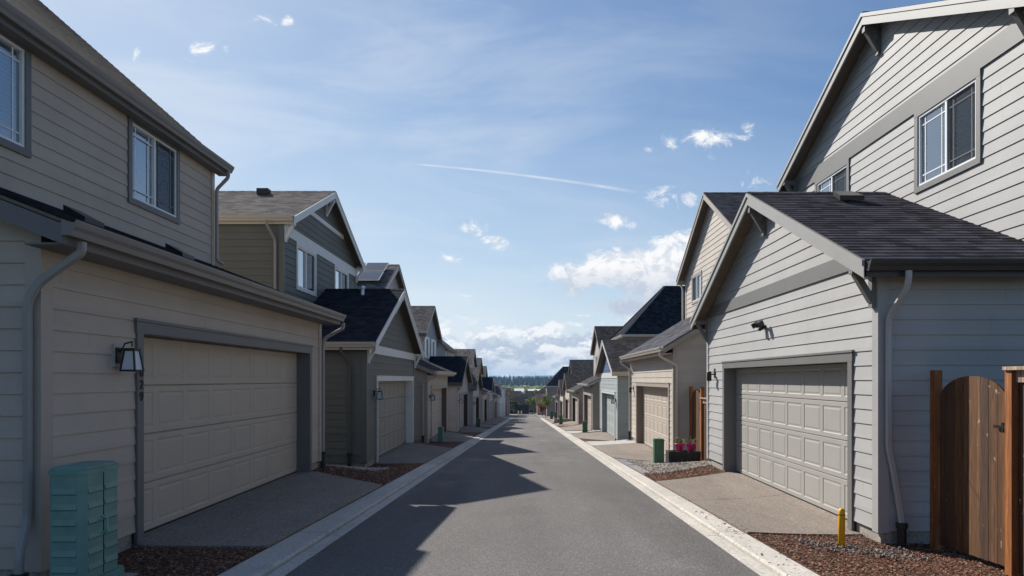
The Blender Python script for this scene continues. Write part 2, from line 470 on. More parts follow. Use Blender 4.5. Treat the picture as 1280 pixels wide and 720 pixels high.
stones3 = [simple('tan_pebble', c, .8) for c in ((.50, .45, .39), (.36, .31, .26), (.6, .56, .5), (.28, .24, .21), (.45, .38, .31))]
stones2 = [simple('grey_pebble', c, .8) for c in ((.26, .22, .19), (.19, .17, .155), (.33, .29, .26), (.14, .11, .09))]
# ------------------------------------------------------------------ house parts
def garage_door(par, s, x, ya, yb, z0, z1, m, cols=8, rows=4):
    bm = NB(); rh = (z1-z0)/rows; cw = (yb-ya)/cols
    U = Vector((0, 1, 0)); N = Vector((-s, 0, 0))
    def P(u, v, d): return Vector((s*x, ya + u, z0 + v)) + N*d
    def q(pts):
        w = [P(*p) for p in pts]
        if U.cross(Vector((0, 0, 1))).dot(N) < 0: w = w[::-1]
        face(bm, w)
    for r in range(rows):
        v0, v1 = r*rh, (r+1)*rh
        q([(0, v1-.012, 0), (yb-ya, v1-.012, 0), (yb-ya, v1, -.022), (0, v1, -.022)])
        q([(0, v0, -.022), (yb-ya, v0, -.022), (yb-ya, v0+.008, 0), (0, v0+.008, 0)])
        for c in range(cols):
            u0, u1 = c*cw, (c+1)*cw; a0, a1 = v0+.008, v1-.012
            m0, n0 = .045, .062
            rings = [((u0, a0, u1, a1), 0), ((u0+m0, a0+n0, u1-m0, a1-n0), 0), ((u0+m0+.014, a0+n0+.014, u1-m0-.014, a1-n0-.014), -.008),
                     ((u0+m0+.03, a0+n0+.03, u1-m0-.03, a1-n0-.03), -.008), ((u0+m0+.05, a0+n0+.05, u1-m0-.05, a1-n0-.05), -.003)]
            for (A, da), (B, db) in zip(rings, rings[1:]):
                ca = [(A[0], A[1], da), (A[2], A[1], da), (A[2], A[3], da), (A[0], A[3], da)]
                cb = [(B[0], B[1], db), (B[2], B[1], db), (B[2], B[3], db), (B[0], B[3], db)]
                for i in range(4):
                    j = (i+1) % 4; q([ca[i], ca[j], cb[j], cb[i]])
            q(cb)
    d = obj('garage_door', bm, m, par)
    b2 = NB(); box(b2, (s*(x-.004), ya, z0-.012), (s*(x+.02), yb, z0+.0)); obj('weather_seal', b2, M['black'], d)
    return d
def window(par, s, x, ya, yb, z0, z1, trim_m, fr_m=None, grille=False, dark_right=True, tw=.09, shutters=None, blind=True, screen_first=False):
    """outer trim bounds ya..yb,z0..z1 on the wall plane |X| = x, looking to the alley"""
    fr_m = fr_m or M['white_vinyl']; N = -s
    def X(d): return s*x + N*d
    bm = NB()
    box(bm, (X(-.02), ya, z1-tw), (X(.035), yb, z1)); box(bm, (X(-.02), ya, z0), (X(.035), yb, z0+tw))
    box(bm, (X(-.02), ya, z0+tw+.001), (X(.033), ya+tw, z1-tw-.001)); box(bm, (X(-.02), yb-tw, z0+tw+.001), (X(.033), yb, z1-tw-.001))
    w = obj('window', bm, trim_m, par, bevel=.003)
    a, b, c, d = ya+tw, yb-tw, z0+tw, z1-tw; f = .035; mid = (a+b)/2
    bm = NB()
    box(bm, (X(-.06), a, d-f), (X(.018), b, d)); box(bm, (X(-.06), a, c), (X(.018), b, c+f))
    box(bm, (X(-.06), a, c+f), (X(.016), a+f, d-f)); box(bm, (X(-.06), b-f, c+f), (X(.016), b, d-f))
    box(bm, (X(-.05), mid-.022, c+f), (X(.012), mid+.022, d-f))
    obj('frame', bm, fr_m, w)
    if grille:
        bm = NB()
        for (p, q_) in ((a+f, mid-.022), (mid+.022, b-f)):
            for g in (p+.11, q_-.11): box(bm, (X(-.018), g-.009, c+f), (X(-.012), g+.009, d-f))
            for g in (c+f+.13, d-f-.13): box(bm, (X(-.0185), p, g-.009), (X(-.0115), q_, g+.009))
        obj('grille', bm, fr_m, w)
    for k, (p, q_) in enumerate(((a+f, mid-.022), (mid+.022, b-f))):
        bm = NB(); dd = -.02 if k else -.034
        face(bm, [(X(dd), p, c+f), (X(dd), q_, c+f), (X(dd), q_, d-f), (X(dd), p, d-f)][::N]); obj('pane', bm, M['glass'], w)
    if blind:
        bm = NB()
        lap(bm, (X(-.075), a, c), (0, 1, 0), (0, 0, 1), (N, 0, 0), [(0, 0), (b-a, 0), (b-a, d-c), (0, d-c)], .052, .026)
        obj('blind', bm, M['blind'], w)
    else:
        bm = NB(); lap(bm, (X(-.3), a-.2, c-.2), (0, 1, 0), (0, 0, 1), (N, 0, 0), [(0, 0), (b-a+.4, 0), (b-a+.4, d-c+.4), (0, d-c+.4)], 1, 0, flat=True)
        obj('dark_room_backing', bm, simple('dark_room_backing', (.12, .13, .15), .9), w)  # dark sheet behind the glass, standing in for the unlit room
    if dark_right:
        bm = NB(); p, q_ = (a+f, mid-.022) if screen_first else (mid+.022, b-f)
        face(bm, [(X(-.005), p, c+f), (X(-.005), q_, c+f), (X(-.005), q_, d-f), (X(-.005), p, d-f)]); obj('insect_screen', bm, M['screen'], w)
    if shutters:
        bm = NB()
        for (p, q_) in ((ya-.42, ya-.04), (yb+.04, yb+.42)):
            box(bm, (X(.005), p, z0), (X(.04), q_, z1))
            k = z0 + .08
            while k < z1 - .08:
                box(bm, (X(.04), p+.05, k), (X(.048), q_-.05, k+.03)); k += .055
        obj('shutter', bm, shutters, w)
    return w
def downspout(par, pts, m, side, w=.075, d=.055, boot=True):
    bm = bmesh.new(); r = .012
    prof = [(-w/2, -d/2+r), (-w/2, d/2-r), (-w/2+r, d/2), (w/2-r, d/2), (w/2, d/2-r), (w/2, -d/2+r), (w/2-r, -d/2), (-w/2+r, -d/2)]
    # round the elbows
    P = [Vector(p) for p in pts]; out = [P[0]]
    for i in range(1, len(P)-1):
        a, b, c = P[i-1], P[i], P[i+1]; k = min(.07, (a-b).length*.4, (c-b).length*.4)
        p1 = b + (a-b).normalized()*k; p2 = b + (c-b).normalized()*k
        for t in (0, .33, .67, 1): out.append(p1*(1-t)**2 + b*2*t*(1-t) + p2*t*t)
    out.append(P[-1])
    sweep(bm, out, prof, side)
    o = obj('downspout', bm, m, par)
    if boot:
        e = P[-1]; bm = bmesh.new(); lathe(bm, (e.x, e.y, e.z - .3), [(.05, 0), (.05, .28), (.065, .285), (.065, .34), (.05, .345)], 12)
        obj('drain_boot', bm, M['plastic_black'], o, smooth=False)
    return o
GPROF = [(0, 0), (0, -.12), (.075, -.125), (.09, -.08), (.112, -.05), (.125, -.012), (.125, 0), (.112, 0), (.108, -.02), (.012, -.02), (.012, 0)]
def gutter(par, a, b, outd, m):
    """K gutter from a to b; outd = horizontal direction away from the wall"""
    bm = bmesh.new(); a, b, outd = Vector(a), Vector(b), Vector(outd)
    A = [bm.verts.new(a + outd*p + Vector((0, 0, q))) for p, q in GPROF]; B = [bm.verts.new(b + outd*p + Vector((0, 0, q))) for p, q in GPROF]
    n = len(GPROF)
    for i in range(n):
        bm.faces.new([A[i], A[(i+1) % n], B[(i+1) % n], B[i]])
    bm.faces.new(A[::-1]); bm.faces.new(B)
    bmesh.ops.recalc_face_normals(bm, faces=bm.faces)
    return obj('gutter', bm, m, par)
def bracket(par, s, xw, y, z, L, m, w=.085):
    """knee brace: wall plate, top beam toward the alley, diagonal"""
    bm = NB()
    box(bm, (s*xw, y-w/2, z-.50), (s*(xw-.05), y+w/2, z-.02))
    box(bm, (s*xw, y-w/2-.002, z-.09), (s*(xw-L), y+w/2+.002, z))
    beam(bm, (s*(xw-.03), y, z-.42), (s*(xw-L+.06), y, z-.08), w-.01, .075)
    obj('bracket', bm, m, par, bevel=.004)
def roof_plane(bm, O, U, V, poly, lapped, mi=0):
    U = Vector(U).normalized(); V = Vector(V).normalized(); N = U.cross(V)
    if N.z < 0: N = -N
    lap(bm, O, U, V, N, poly, .145, .008, mi=mi, flat=not lapped)
def roof_slab(bm, corners, th=.035):
    n = (Vector(corners[1])-Vector(corners[0])).cross(Vector(corners[2])-Vector(corners[0])).normalized()
    if n.z < 0: n = -n
    prism(bm, [Vector(c) - n*.001 for c in corners], -n*th)
def gable_x(par, s, xa, xb, y0, y1, ze, pitch, roof_m, fascia_m, fx, lapped, prefix, gutters=True, gut_m=None, clip=False, gutter_far=True):
    """gable roof with its ridge across the alley. xa = rake edge, xb = inner end, y0/y1 = eave edges, ze = roof height at the eaves"""
    yc = (y0+y1)/2; h = (yc-y0)*pitch; L = math.hypot(yc-y0, h)
    W = xb - xa
    bm = NB(); bs = NB()
    for (ye, sg) in ((y0, 1), (y1, -1)):
        roof_plane(bm, (s*xa, ye, ze), (s, 0, 0), (0, sg*(yc-y0), h), [(0, 0), (W, 0), (W, L), (0, L)], lapped)
        roof_slab(bs, [(s*xa, ye, ze), (s*xb, ye, ze), (s*xb, yc, ze+h), (s*xa, yc, ze+h)])
    # ridge cap
    x = xa
    while x < xb:
        x2 = min(xb, x+.28)
        for sg in (1, -1):
            a = .13; dz = a*pitch
            face(bm, [(s*x, yc, ze+h+.024), (s*x2, yc, ze+h+.018), (s*x2, yc-sg*a, ze+h-dz+.014), (s*x, yc-sg*a, ze+h-dz+.02)], [(x, 0), (x2, 0), (x2, a), (x, a)])
        x += .28
    r = obj(prefix, bm, roof_m, par)
    obj('sheathing', bs, M['underside'], r)
    # barge boards
    for (ye, sg) in ((y0, 1), (y1, -1)):
        bm = NB()
        prism(bm, [(s*(xa-.012), ye, ze-.035), (s*(xa-.012), yc, ze+h-.035), (s*(xa-.012), yc, ze+h-.215), (s*(xa-.012), ye, ze-.215)], (s*.03, 0, 0))
        prism(bm, [(s*(xa-.034), ye, ze-.004), (s*(xa-.034), yc, ze+h-.004), (s*(xa-.034), yc, ze+h-.07), (s*(xa-.034), ye, ze-.07)], (s*.021, 0, 0))
        obj('barge_board', bm, fascia_m, r, bevel=.003)
    if gutters:
        for (ye, o) in ((y0, -1), (y1, 1)):
            if o > 0 and not gutter_far: continue
            bm = NB(); box(bm, (s*xa, ye, ze-.2), (s*xb, ye-o*.025, ze-.03)); obj('fascia', bm, gut_m or fascia_m, r)
            gutter(r, (s*(xa+.01), ye, ze-.01), (s*xb, ye, ze-.01), (0, o, 0), gut_m or fascia_m)
    return r, yc, h

def lamp(par, s, x, y, z, plate_m=None, h=.26):
    N = -s
    bm = NB()
    if plate_m: box(bm, (s*x, y-.075, z-.06), (s*x+N*.03, y+.075, z+.16))
    box(bm, (s*x, y-.055, z-.02), (s*x+N*.045, y+.055, z+.13), 1)
    L = obj('wall_lamp', bm, [plate_m or M['black'], M['black']], par, bevel=.004)
    bm = bmesh.new(); c = (s*x + N*.16, y, z - .03)
    sweep(bm, [(s*x+N*.04, y, z+.08), (s*x+N*.09, y, z+.17), (s*x+N*.16, y, z+.19), (s*x+N*.16, y, z+.14)], [(.008, 0), (0, .008), (-.008, 0), (0, -.008)], (0, 1, 0))
    t, b = .046, .072
    def ring(k, zz): return [(c[0]+k*u, c[1]+k*v, c[2]+zz) for u, v in ((-1, -1), (1, -1), (1, 1), (-1, 1))]
    T_, B_ = ring(t, .135), ring(b, -.065)
    for i in range(4):
        beam(bm, T_[i], B_[i], .014, .014, (0, 1, 0)); j = (i+1) % 4
        beam(bm, B_[i], B_[j], .016, .018); beam(bm, T_[i], T_[j], .014, .016)
    prism(bm, ring(t+.012, .137), (0, 0, .018))
    obj('lantern', bm, M['black'], L)
    bm = NB(); t2, b2 = ring(t-.004, .133), ring(b-.006, -.059)
    for i in range(4):
        j = (i+1) % 4; face(bm, [b2[i], b2[j], t2[j], t2[i]])
    obj('lamp_glass', bm, M['lamp_glass'], L)
def barn_lamp(par, s, x, y, z):
    N = -s; bm = bmesh.new()
    lathe(bm, (s*x+N*.14, y, z-.12), [(.05, 0), (.055, .02), (.05, .2), (.03, .22)], 12)
    beam(bm, (s*x, y, z+.03), (s*x+N*.14, y, z+.03), .03, .03)
    beam(bm, (s*x+N*.012, y, z-.05), (s*x+N*.012, y, z+.16), .09, .02, (1, 0, 0))
    obj('wall_lamp', bm, M['black'], par)

def house(name, label, s, y0, y1, fe, g, ge, gp, door, u, ue, up, wins=(), wall=(.4, .36, .33), trim=None, doorc=None, roof=(.05, .048, .05),
          groof=None, ux=6.15, uy=None, D=9.0, far=False, gut=None, belt=None, ubelt=None, gface=None, grille=False, brackets=(), ubrackets=(), roh=.3, eoh=.28,
          lampf=None, side_wall=None, upper_wall=None, shutters=None, door_h=2.32, blind=True, barge=None, ueoh=None, dk=.25, no_garage=False, screen_first=False, jamb=None, loc_lots=True):
    fx = FX[s] if not no_garage else ux
    fz = fe + EYE; trim = trim or mul(wall, .62); doorc = doorc or mul(wall, 1.1); groof = groof or roof
    gut = gut or trim
    W = siding(wall); WU = siding(upper_wall) if upper_wall else W; WS = WU
    TM = paint(trim); BM = paint(barge) if barge else TM; DM = paint(doorc, .55, .04, 'garage_door_paint'); GM = paint(gut, .4, .04, 'gutter_paint')
    root = empty(name, (s*fx, (y0+y1)/2, fz), label=label, cat='house', group='houses along the alley')
    ex = .182; sb = .14
    lapped = not far
    def pw(h): return h + fz
    def lapx(bm, x, poly, holes=(), mi=0):   # alley-facing
        lap(bm, (s*x, 0, fz), (0, 1, 0), (0, 0, 1), (-s, 0, 0), poly, ex, .014, holes, v_off=sb, mi=mi, flat=not lapped)
    def lapy(bm, y, d, poly, mi=0):          # normal (0,d,0), u = |x|
        lap(bm, (0, y, fz), (s, 0, 0), (0, 0, 1), (0, d, 0), poly, ex, .014, (), v_off=sb, mi=mi, flat=not lapped or d > 0)
    uy0, uy1 = uy or (y0, y1)
    # ---- foundation
    bm = NB()
    if not no_garage:
        da, db = door
        for (p, q) in ((y0, da+.02), (db-.02, y1)): box(bm, (s*(fx+.03), p+.02, fz-.9), (s*(fx+.2), q-.021, fz+sb+.01)); obj('foundation', bm, M['foundation'], root); bm = NB()
        box(bm, (s*(fx+.2005), y0+.021, fz-.9), (s*(ux+D), y0+.15, fz+sb+.01)); obj('foundation', bm, M['foundation'], root); bm = NB(); box(bm, (s*(fx+.2005), y1-.15, fz-.9), (s*(ux+D), y1-.02, fz+sb+.01))
    else:
        box(bm, (s*(ux+.02), uy0+.02, fz-1.2), (s*(ux+D-.02), uy1-.02, fz+sb+.01))
    obj('foundation', bm, M['foundation'], root)
    # ---- garage
    if not no_garage:
        tz = .0
        if g == 'gable':
            ey0, ey1 = y0-eoh, y1+eoh; yc = (y0+y1)/2; h = (yc-ey0)*gp
            top_y = lambda y: ge + (min(y-ey0, ey1-y))*gp - .06
            poly = [(y0, sb), (y1, sb), (y1, top_y(y1)), (yc, ge+h-.06), (y0, top_y(y0))]
            sidetop = [(fx, sb), (ux, sb), (ux, top_y(y0)), (fx, top_y(y0))]
        elif g == 'hip':
            poly = [(y0, sb), (y1, sb), (y1, ge), (y0, ge)]; sidetop = [(fx, sb), (ux, sb), (ux, ge), (fx, ge)]
        else:
            xe = fx - .35
            poly = [(y0, sb), (y1, sb), (y1, ge+.35*gp-.06), (y0, ge+.35*gp-.06)]
            sidetop = [(fx, sb), (ux, sb), (ux, ge+(ux-xe)*gp-.06), (fx, ge+.35*gp-.06)]
        bm = NB(); hole = (da+dk*.0+.06, db-.06, 0, door_h-.1)
        if gface and g == 'gable':
            bl = belt[1] if belt else ge
            lo = [(y0, sb), (y1, sb), (y1, bl), (y0, bl)]
            wy0 = ey0 + (bl+.06-ge)/gp; wy0 = max(y0, wy0)
            hi = [(wy0, bl), (y0+y1-wy0, bl), (yc, ge+h-.06)]
            lapx(bm, fx, lo, [hole]); lapx(bm, fx, hi, (), 1)
        else: lapx(bm, fx, poly, [hole])
        obj('garage_wall', bm, [W, siding(gface) if gface else W], root)
        bm = NB()
        lapy(bm, y0, -1, sidetop); obj('garage_side_wall', bm, W, root); bm = NB()
        lapy(bm, y1, 1, sidetop)
        obj('garage_side_wall', bm, W, root)
        # corner boards
        cw = .11; ctop = {0: 0, 1: 0}
        for yy, o in ((y0, 1), (y1, -1)):
            bm = NB(); zt = (top_y(yy) if g == 'gable' else poly[2][1]) - .02
            box(bm, (s*(fx-.026), yy-o*.024, fz+sb-.02), (s*(fx+.01), yy+o*cw, pw(zt)))
            box(bm, (s*(fx+.0105), yy-o*.0235, fz+sb-.02), (s*(fx+cw), yy+o*.008, pw(zt)))
            obj('corner_board', bm, paint(mul(wall, .93)), root, bevel=.003)
        # door surround, jambs, door
        bm = NB(); tw = .12
        box(bm, (s*(fx-.036), da-.01, pw(door_h-tw)), (s*(fx+.0), db+.01, pw(door_h)))
        box(bm, (s*(fx-.05), da-.03, pw(door_h+.001)), (s*(fx+.0), db+.03, pw(door_h+.03)))
        for p, q in ((da, da+.11), (db-.11, db)): box(bm, (s*(fx-.034), p, fz+.015), (s*(fx+.0), q, pw(door_h-tw-.001)))
        df = obj('door_frame', bm, TM, root, bevel=.003)
        bm = NB()
        box(bm, (s*(fx+.001), da+.061, fz-.05), (s*(fx+dk), da+.112, pw(door_h-tw)))
        box(bm, (s*(fx+.001), db-.112, fz-.05), (s*(fx+dk), db-.061, pw(door_h-tw)))
        box(bm, (s*(fx+.001), da+.06, pw(door_h-tw+.001)), (s*(fx+dk), db-.06, pw(door_h-tw+.05)))
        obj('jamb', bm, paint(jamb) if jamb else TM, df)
        garage_door(root, s, fx+dk-.03, da+.11, db-.11, fz+.012, pw(door_h-tw), DM)
        # roof
        SH = shingle(groof)
        if g == 'gable':
            r, yc, h = gable_x(root, s, fx-roh, ux, ey0, ey1, pw(ge), gp, SH, BM, fx, lapped, 'garage_roof', gut_m=GM)
            for b in brackets:
                if b == 'apex': bracket(root, s, fx-.016, yc, pw(ge+h-.26), roh-.03, TM)
                if b == 'near': bracket(root, s, fx-.028, y0+.06, pw(ge+(y0+.06-ey0)*gp-.19), roh-.03, TM)
                if b == 'far': bracket(root, s, fx-.028, y1-.06, pw(ge+(y0+.06-ey0)*gp-.19), roh-.03, TM)
        elif g == 'pent':
            bm = NB(); bs = NB(); L = math.hypot(ux-xe, (ux-xe)*gp); ya, yb = y0-.24, y1+.16
            roof_plane(bm, (s*xe, ya, pw(ge)), (0, 1, 0), (s, 0, gp), [(0, 0), (yb-ya, 0), (yb-ya, L), (0, L)], lapped)
            roof_slab(bs, [(s*xe, ya, pw(ge)), (s*xe, yb, pw(ge)), (s*ux, yb, pw(ge+(ux-xe)*gp)), (s*ux, ya, pw(ge+(ux-xe)*gp))])
            r = obj('garage_roof', bm, SH, root); obj('sheathing', bs, M['underside'], r)
            for yy in (ya, yb-.025):
                bm = NB(); prism(bm, [(s*xe, yy, pw(ge)-.03), (s*ux, yy, pw(ge+(ux-xe)*gp)-.03), (s*ux, yy, pw(ge+(ux-xe)*gp)-.2), (s*xe, yy, pw(ge)-.2)], (0, .025, 0))
                obj('barge_board', bm, TM, r, bevel=.003)
            bm = NB(); box(bm, (s*(xe+.001), ya+.026, pw(ge)-.2), (s*(xe+.025), yb-.026, pw(ge)-.03)); obj('fascia', bm, TM, r)
            bm = NB(); box(bm, (s*(xe+.026), ya+.03, pw(ge)-.2), (s*(fx-.03), yb-.03, pw(ge)-.185)); obj('soffit', bm, TM, r)
            gutter(r, (s*xe, ya, pw(ge)-.01), (s*xe, yb, pw(ge)-.01), (-s, 0, 0), GM)
        if belt and g == 'gable':
            bm = NB(); yb_ = lambda h_: max(y0+.02, ey0 + (h_+.05-ge)/gp)
            b0, b1 = yb_(belt[0]), yb_(belt[1])
            prism(bm, [(s*(fx-.03), b0, pw(belt[0])), (s*(fx-.03), y0+y1-b0, pw(belt[0])), (s*(fx-.03), y0+y1-b1, pw(belt[1])), (s*(fx-.03), b1, pw(belt[1]))], (s*.03, 0, 0))
            obj('belt_board', bm, TM, root, bevel=.003)
    # ---- upper house
    if u:
        ub = .0 if (no_garage or ux > 8) else 1.5
        SH = shingle(roof); holes = [(w[0]+.06, w[1]-.06, w[2]+.06, w[3]-.06) for w in wins]
        yc = (uy0+uy1)/2
        xb = ux + D
        if u == 'gable':
            uo = eoh if ueoh is None else ueoh; e0, e1 = uy0-uo, uy1+uo; h = (yc-e0)*up; ty = lambda y: ue + min(y-e0, e1-y)*up - .06
            poly = [(uy0, ub), (uy1, ub), (uy1, ty(uy1)), (yc, ue+h-.06), (uy0, ty(uy0))]
            side = [(ux, ub), (xb, ub), (xb, ty(uy0)), (ux, ty(uy0))]
        elif u == 'side':
            xe = ux - .2; xr = ux + D/2
            poly = [(uy0, ub), (uy1, ub), (uy1, ue+.2*up-.06), (uy0, ue+.2*up-.06)]
            side = [(ux, ub), (xb, ub), (xb, ue+.2*up-.06), (xr, ue+(xr-xe)*up-.06), (ux, ue+.2*up-.06)]
        else:
            poly = [(uy0, ub), (uy1, ub), (uy1, ue+.0), (uy0, ue+.0)]; side = [(ux, ub), (xb, ub), (xb, ue), (ux, ue)]
        bm = NB(); lapx(bm, ux, poly, holes); obj('upper_wall', bm, WU, root)
        bm = NB(); lapy(bm, uy0, -1, side); obj('upper_side_wall', bm, WS, root)
        bm = NB(); lapy(bm, uy1, 1, side); obj('upper_side_wall', bm, WS, root)
        bm = NB()
        lap(bm, (s*xb, 0, fz), (0, 1, 0), (0, 0, 1), (s, 0, 0), [(uy0, 0), (uy1, 0), (uy1, side[2][1] if u != 'side' else ue), (uy0, side[2][1] if u != 'side' else ue)], 1, 0, flat=True)
        if u == 'gable': face(bm, [(s*xb, uy0, pw(ty(uy0))), (s*xb, uy1, pw(ty(uy0))), (s*xb, yc, pw(ue+h-.06))])
        obj('back_wall', bm, WS, root)
        for yy, o in ((uy0, 1), (uy1, -1)):
            bm = NB(); zt = poly[2][1] - .01
            box(bm, (s*(ux-.026), yy-o*.024, pw(ub)), (s*(ux+.01), yy+o*.09, pw(zt)))
            box(bm, (s*(ux+.0105), yy-o*.0235, pw(ub)), (s*(ux+.09), yy+o*.008, pw(zt)))
            obj('corner_board', bm, paint(mul(wall, .93)), root, bevel=.003)
        if u == 'gable':
            gable_x(root, s, ux-roh, xb+.3, e0, e1, pw(ue), up, SH, BM, ux, lapped, 'main_roof', gut_m=GM)
            for b in ubrackets:
                if b == 'apex': bracket(root, s, ux-.016, yc, pw(ue+h-.26), roh-.03, TM)
                if b == 'near': bracket(root, s, ux-.028, uy0+.06, pw(ue+(uy0+.06-e0)*up-.19), roh-.03, TM)
                if b == 'far': bracket(root, s, ux-.028, uy1-.06, pw(ue+(uy0+.06-e0)*up-.19), roh-.03, TM)
        elif u == 'side':
            ya, yb = uy0-.22, uy1+.22; L = math.hypot(xr-xe, (xr-xe)*up); zr = ue+(xr-xe)*up
            bm = NB(); bs = NB()
            roof_plane(bm, (s*xe, ya, pw(ue)), (0, 1, 0), (s, 0, up), [(0, 0), (yb-ya, 0), (yb-ya, L), (0, L)], lapped)
            roof_plane(bm, (s*(2*xr-xe), ya, pw(ue)), (0, 1, 0), (-s, 0, up), [(0, 0), (yb-ya, 0), (yb-ya, L), (0, L)], False)
            roof_slab(bs, [(s*xe, ya, pw(ue)), (s*xe, yb, pw(ue)), (s*xr, yb, pw(zr)), (s*xr, ya, pw(zr))])
            roof_slab(bs, [(s*(2*xr-xe), ya, pw(ue)), (s*(2*xr-xe), yb, pw(ue)), (s*xr, yb, pw(zr)), (s*xr, ya, pw(zr))])
            r = obj('main_roof', bm, SH, root); obj('sheathing', bs, M['underside'], r)
            for yy in (ya, yb-.025):
                bm = NB()
                for k in (0, 1):
                    X0 = xe if k == 0 else 2*xr-xe
                    prism(bm, [(s*X0, yy, pw(ue)-.03), (s*xr, yy, pw(zr)-.03), (s*xr, yy, pw(zr)-.2), (s*X0, yy, pw(ue)-.2)], (0, .025, 0))
                obj('barge_board', bm, TM, r)
            bm = NB(); box(bm, (s*(xe+.001), ya+.026, pw(ue)-.2), (s*(xe+.025), yb-.026, pw(ue)-.03)); obj('fascia', bm, TM, r)
            bm = NB(); box(bm, (s*(xe+.026), ya+.03, pw(ue)-.2), (s*(ux-.03), yb-.03, pw(ue)-.185)); obj('soffit', bm, TM, r)
            gutter(r, (s*xe, ya, pw(ue)-.01), (s*xe, yb, pw(ue)-.01), (-s, 0, 0), GM)
        else:   # hip, ridge across the alley
            x0, x1, a0, a1 = ux-.28, xb+.28, uy0-.3, uy1+.3; hw = (a1-a0)/2; h = hw*up; L = math.hypot(hw, h); W_ = x1-x0
            bm = NB(); bs = NB()
            P = lambda x, y, z: (s*x, y, pw(z))
            roof_plane(bm, P(x0, a0, ue), (s, 0, 0), (0, hw, h), [(0, 0), (W_, 0), (W_-hw, L), (hw, L)], lapped)
            roof_plane(bm, P(x0, a1, ue), (s, 0, 0), (0, -hw, h), [(0, 0), (W_, 0), (W_-hw, L), (hw, L)], False)
            roof_plane(bm, P(x0, a0, ue), (0, 1, 0), (s*hw, 0, h), [(0, 0), (2*hw, 0), (hw, L)], lapped)
            roof_plane(bm, P(x1, a0, ue), (0, 1, 0), (-s*hw, 0, h), [(0, 0), (2*hw, 0), (hw, L)], False)
            box(bs, P(x0, a0, ue-.17), P(x1, a1, ue-.004))
            r = obj('main_roof', bm, SH, root); obj('soffit', bs, TM, r)
            gutter(r, P(x0, a0, ue-.01), P(x1, a0, ue-.01), (0, -1, 0), GM); gutter(r, P(x0, a0, ue-.01), P(x0, a1, ue-.01), (-s, 0, 0), GM)
            bm = bmesh.new()
            for c0, c1 in ((P(x0, a0, ue), P(x0+hw, a0+hw, ue+h)), (P(x0, a1, ue), P(x0+hw, a0+hw, ue+h)), (P(x0+hw, a0+hw, ue+h), P(x1-hw, a0+hw, ue+h))):
                beam(bm, c0, c1, .22, .03)
            obj('ridge_cap', bm, SH, r)
        if ubelt:
            bm = NB(); box(bm, (s*(ux-.03), uy0+.02, pw(ubelt[0])), (s*(ux+.0), uy1-.02, pw(ubelt[1]))); obj('belt_board', bm, TM, root, bevel=.003)
        for w in wins:
            window(root, s, ux, w[0], w[1], pw(w[2]), pw(w[3]), TM if not shutters else M['white_vinyl'], grille=grille, shutters=shutters, blind=blind, screen_first=screen_first or len(w) > 4, dark_right=not far)
    if lampf: lampf(root, fz)
    return root, fz

GREEN = (.135, .137, .118)
# =================== LEFT ROW
def l1x(root, fz):
    lamp(root, -1, 4.05, 6.36, fz+1.90, paint((.44, .40, .36)))
    # address figures down the door trim
    bm = NB(); 
    for ch, e in (('1', .19), ('0', .065), ('2', -.06), ('9', -.185)):
        cu = bpy.data.curves.new('t', 'FONT'); cu.body = ch; cu.size = .135; cu.extrude = .004; cu.align_x = 'CENTER'; cu.align_y = 'CENTER'
        to = bpy.data.objects.new('t', cu); COL.objects.link(to); bpy.context.view_layer.update()
        me = bpy.data.meshes.new_from_object(to.evaluated_get(bpy.context.evaluated_depsgraph_get()))
        b2 = bmesh.new(); b2.from_mesh(me)
        vm = {}
        for v in b2.verts: vm[v] = bm.verts.new((-4.05+.042+v.co.z, 6.722+v.co.x*.95, EYE+e+v.co.y))
        for f in b2.faces:
            try: bm.faces.new([vm[v] for v in f.verts])
            except ValueError: pass
        b2.free(); bpy.data.objects.remove(to)
    obj('house_number', bm, M['black'], root, label='dark address figures 1029 running down the door trim')
    # meters of downspout
    GM = paint((.30, .28, .265), .4, .04, 'gutter_paint')
    z = fz+2.98
    downspout(root, [(-3.64, 5.28, z-.14), (-3.64, 5.28, z-.22), (-4.0, 5.30, z-.46), (-4.10, 5.30, z-.62), (-4.10, 5.30, fz+.55), (-4.06, 5.16, fz+.30), (-4.06, 5.16, fz+.12)], GM, (1, 0, 0), .066, .05)
    downspout(root, [(-3.64, 12.80, z-.14), (-3.64, 12.80, z-.25), (-3.98, 12.73, z-.45), (-4.02, 12.73, z-.6), (-4.02, 12.73, fz+.25)], GM, (0, 1, 0), .07, .06)
    downspout(root, [(-5.88, 12.72, fz+5.82), (-5.88, 12.72, fz+5.70), (-6.08, 12.66, fz+5.45), (-6.08, 12.66, fz+5.3), (-6.08, 12.66, fz+4.05), (-5.95, 12.66, fz+3.97)], GM, (0, 1, 0), .065, .055, boot=False)
    for y in (7.2, 9.2):
        bm = NB(); x = 4.95; zz = fz+3.0+(x-3.7)*.39
        prism(bm, [(-x+.13, y-.16, zz-.05), (-x+.13, y+.16, zz-.05), (-x-.13, y+.13, zz+.09), (-x-.13, y-.13, zz+.09)], (0.0, 0, .06))
        obj('roof_vent', bm, M['black'], root, bevel=.02)
L1c = (.475, .40, .335)
house('house', 'near taupe house on the left with house number and lantern beside its garage door', -1, 5.37, 12.65, -1.72, 'pent', 3.0, .39, (6.66, 12.09), 'side', 5.96, .88,
      wins=[(6.45, 7.97, 4.45, 5.83, 1), (9.93, 11.39, 4.45, 5.81)], wall=L1c, trim=(.155, .147, .145), doorc=(.48, .405, .325), roof=(.068, .060, .064), groof=(.035, .038, .048),
      gut=(.205, .192, .185), lampf=l1x, grille=True)
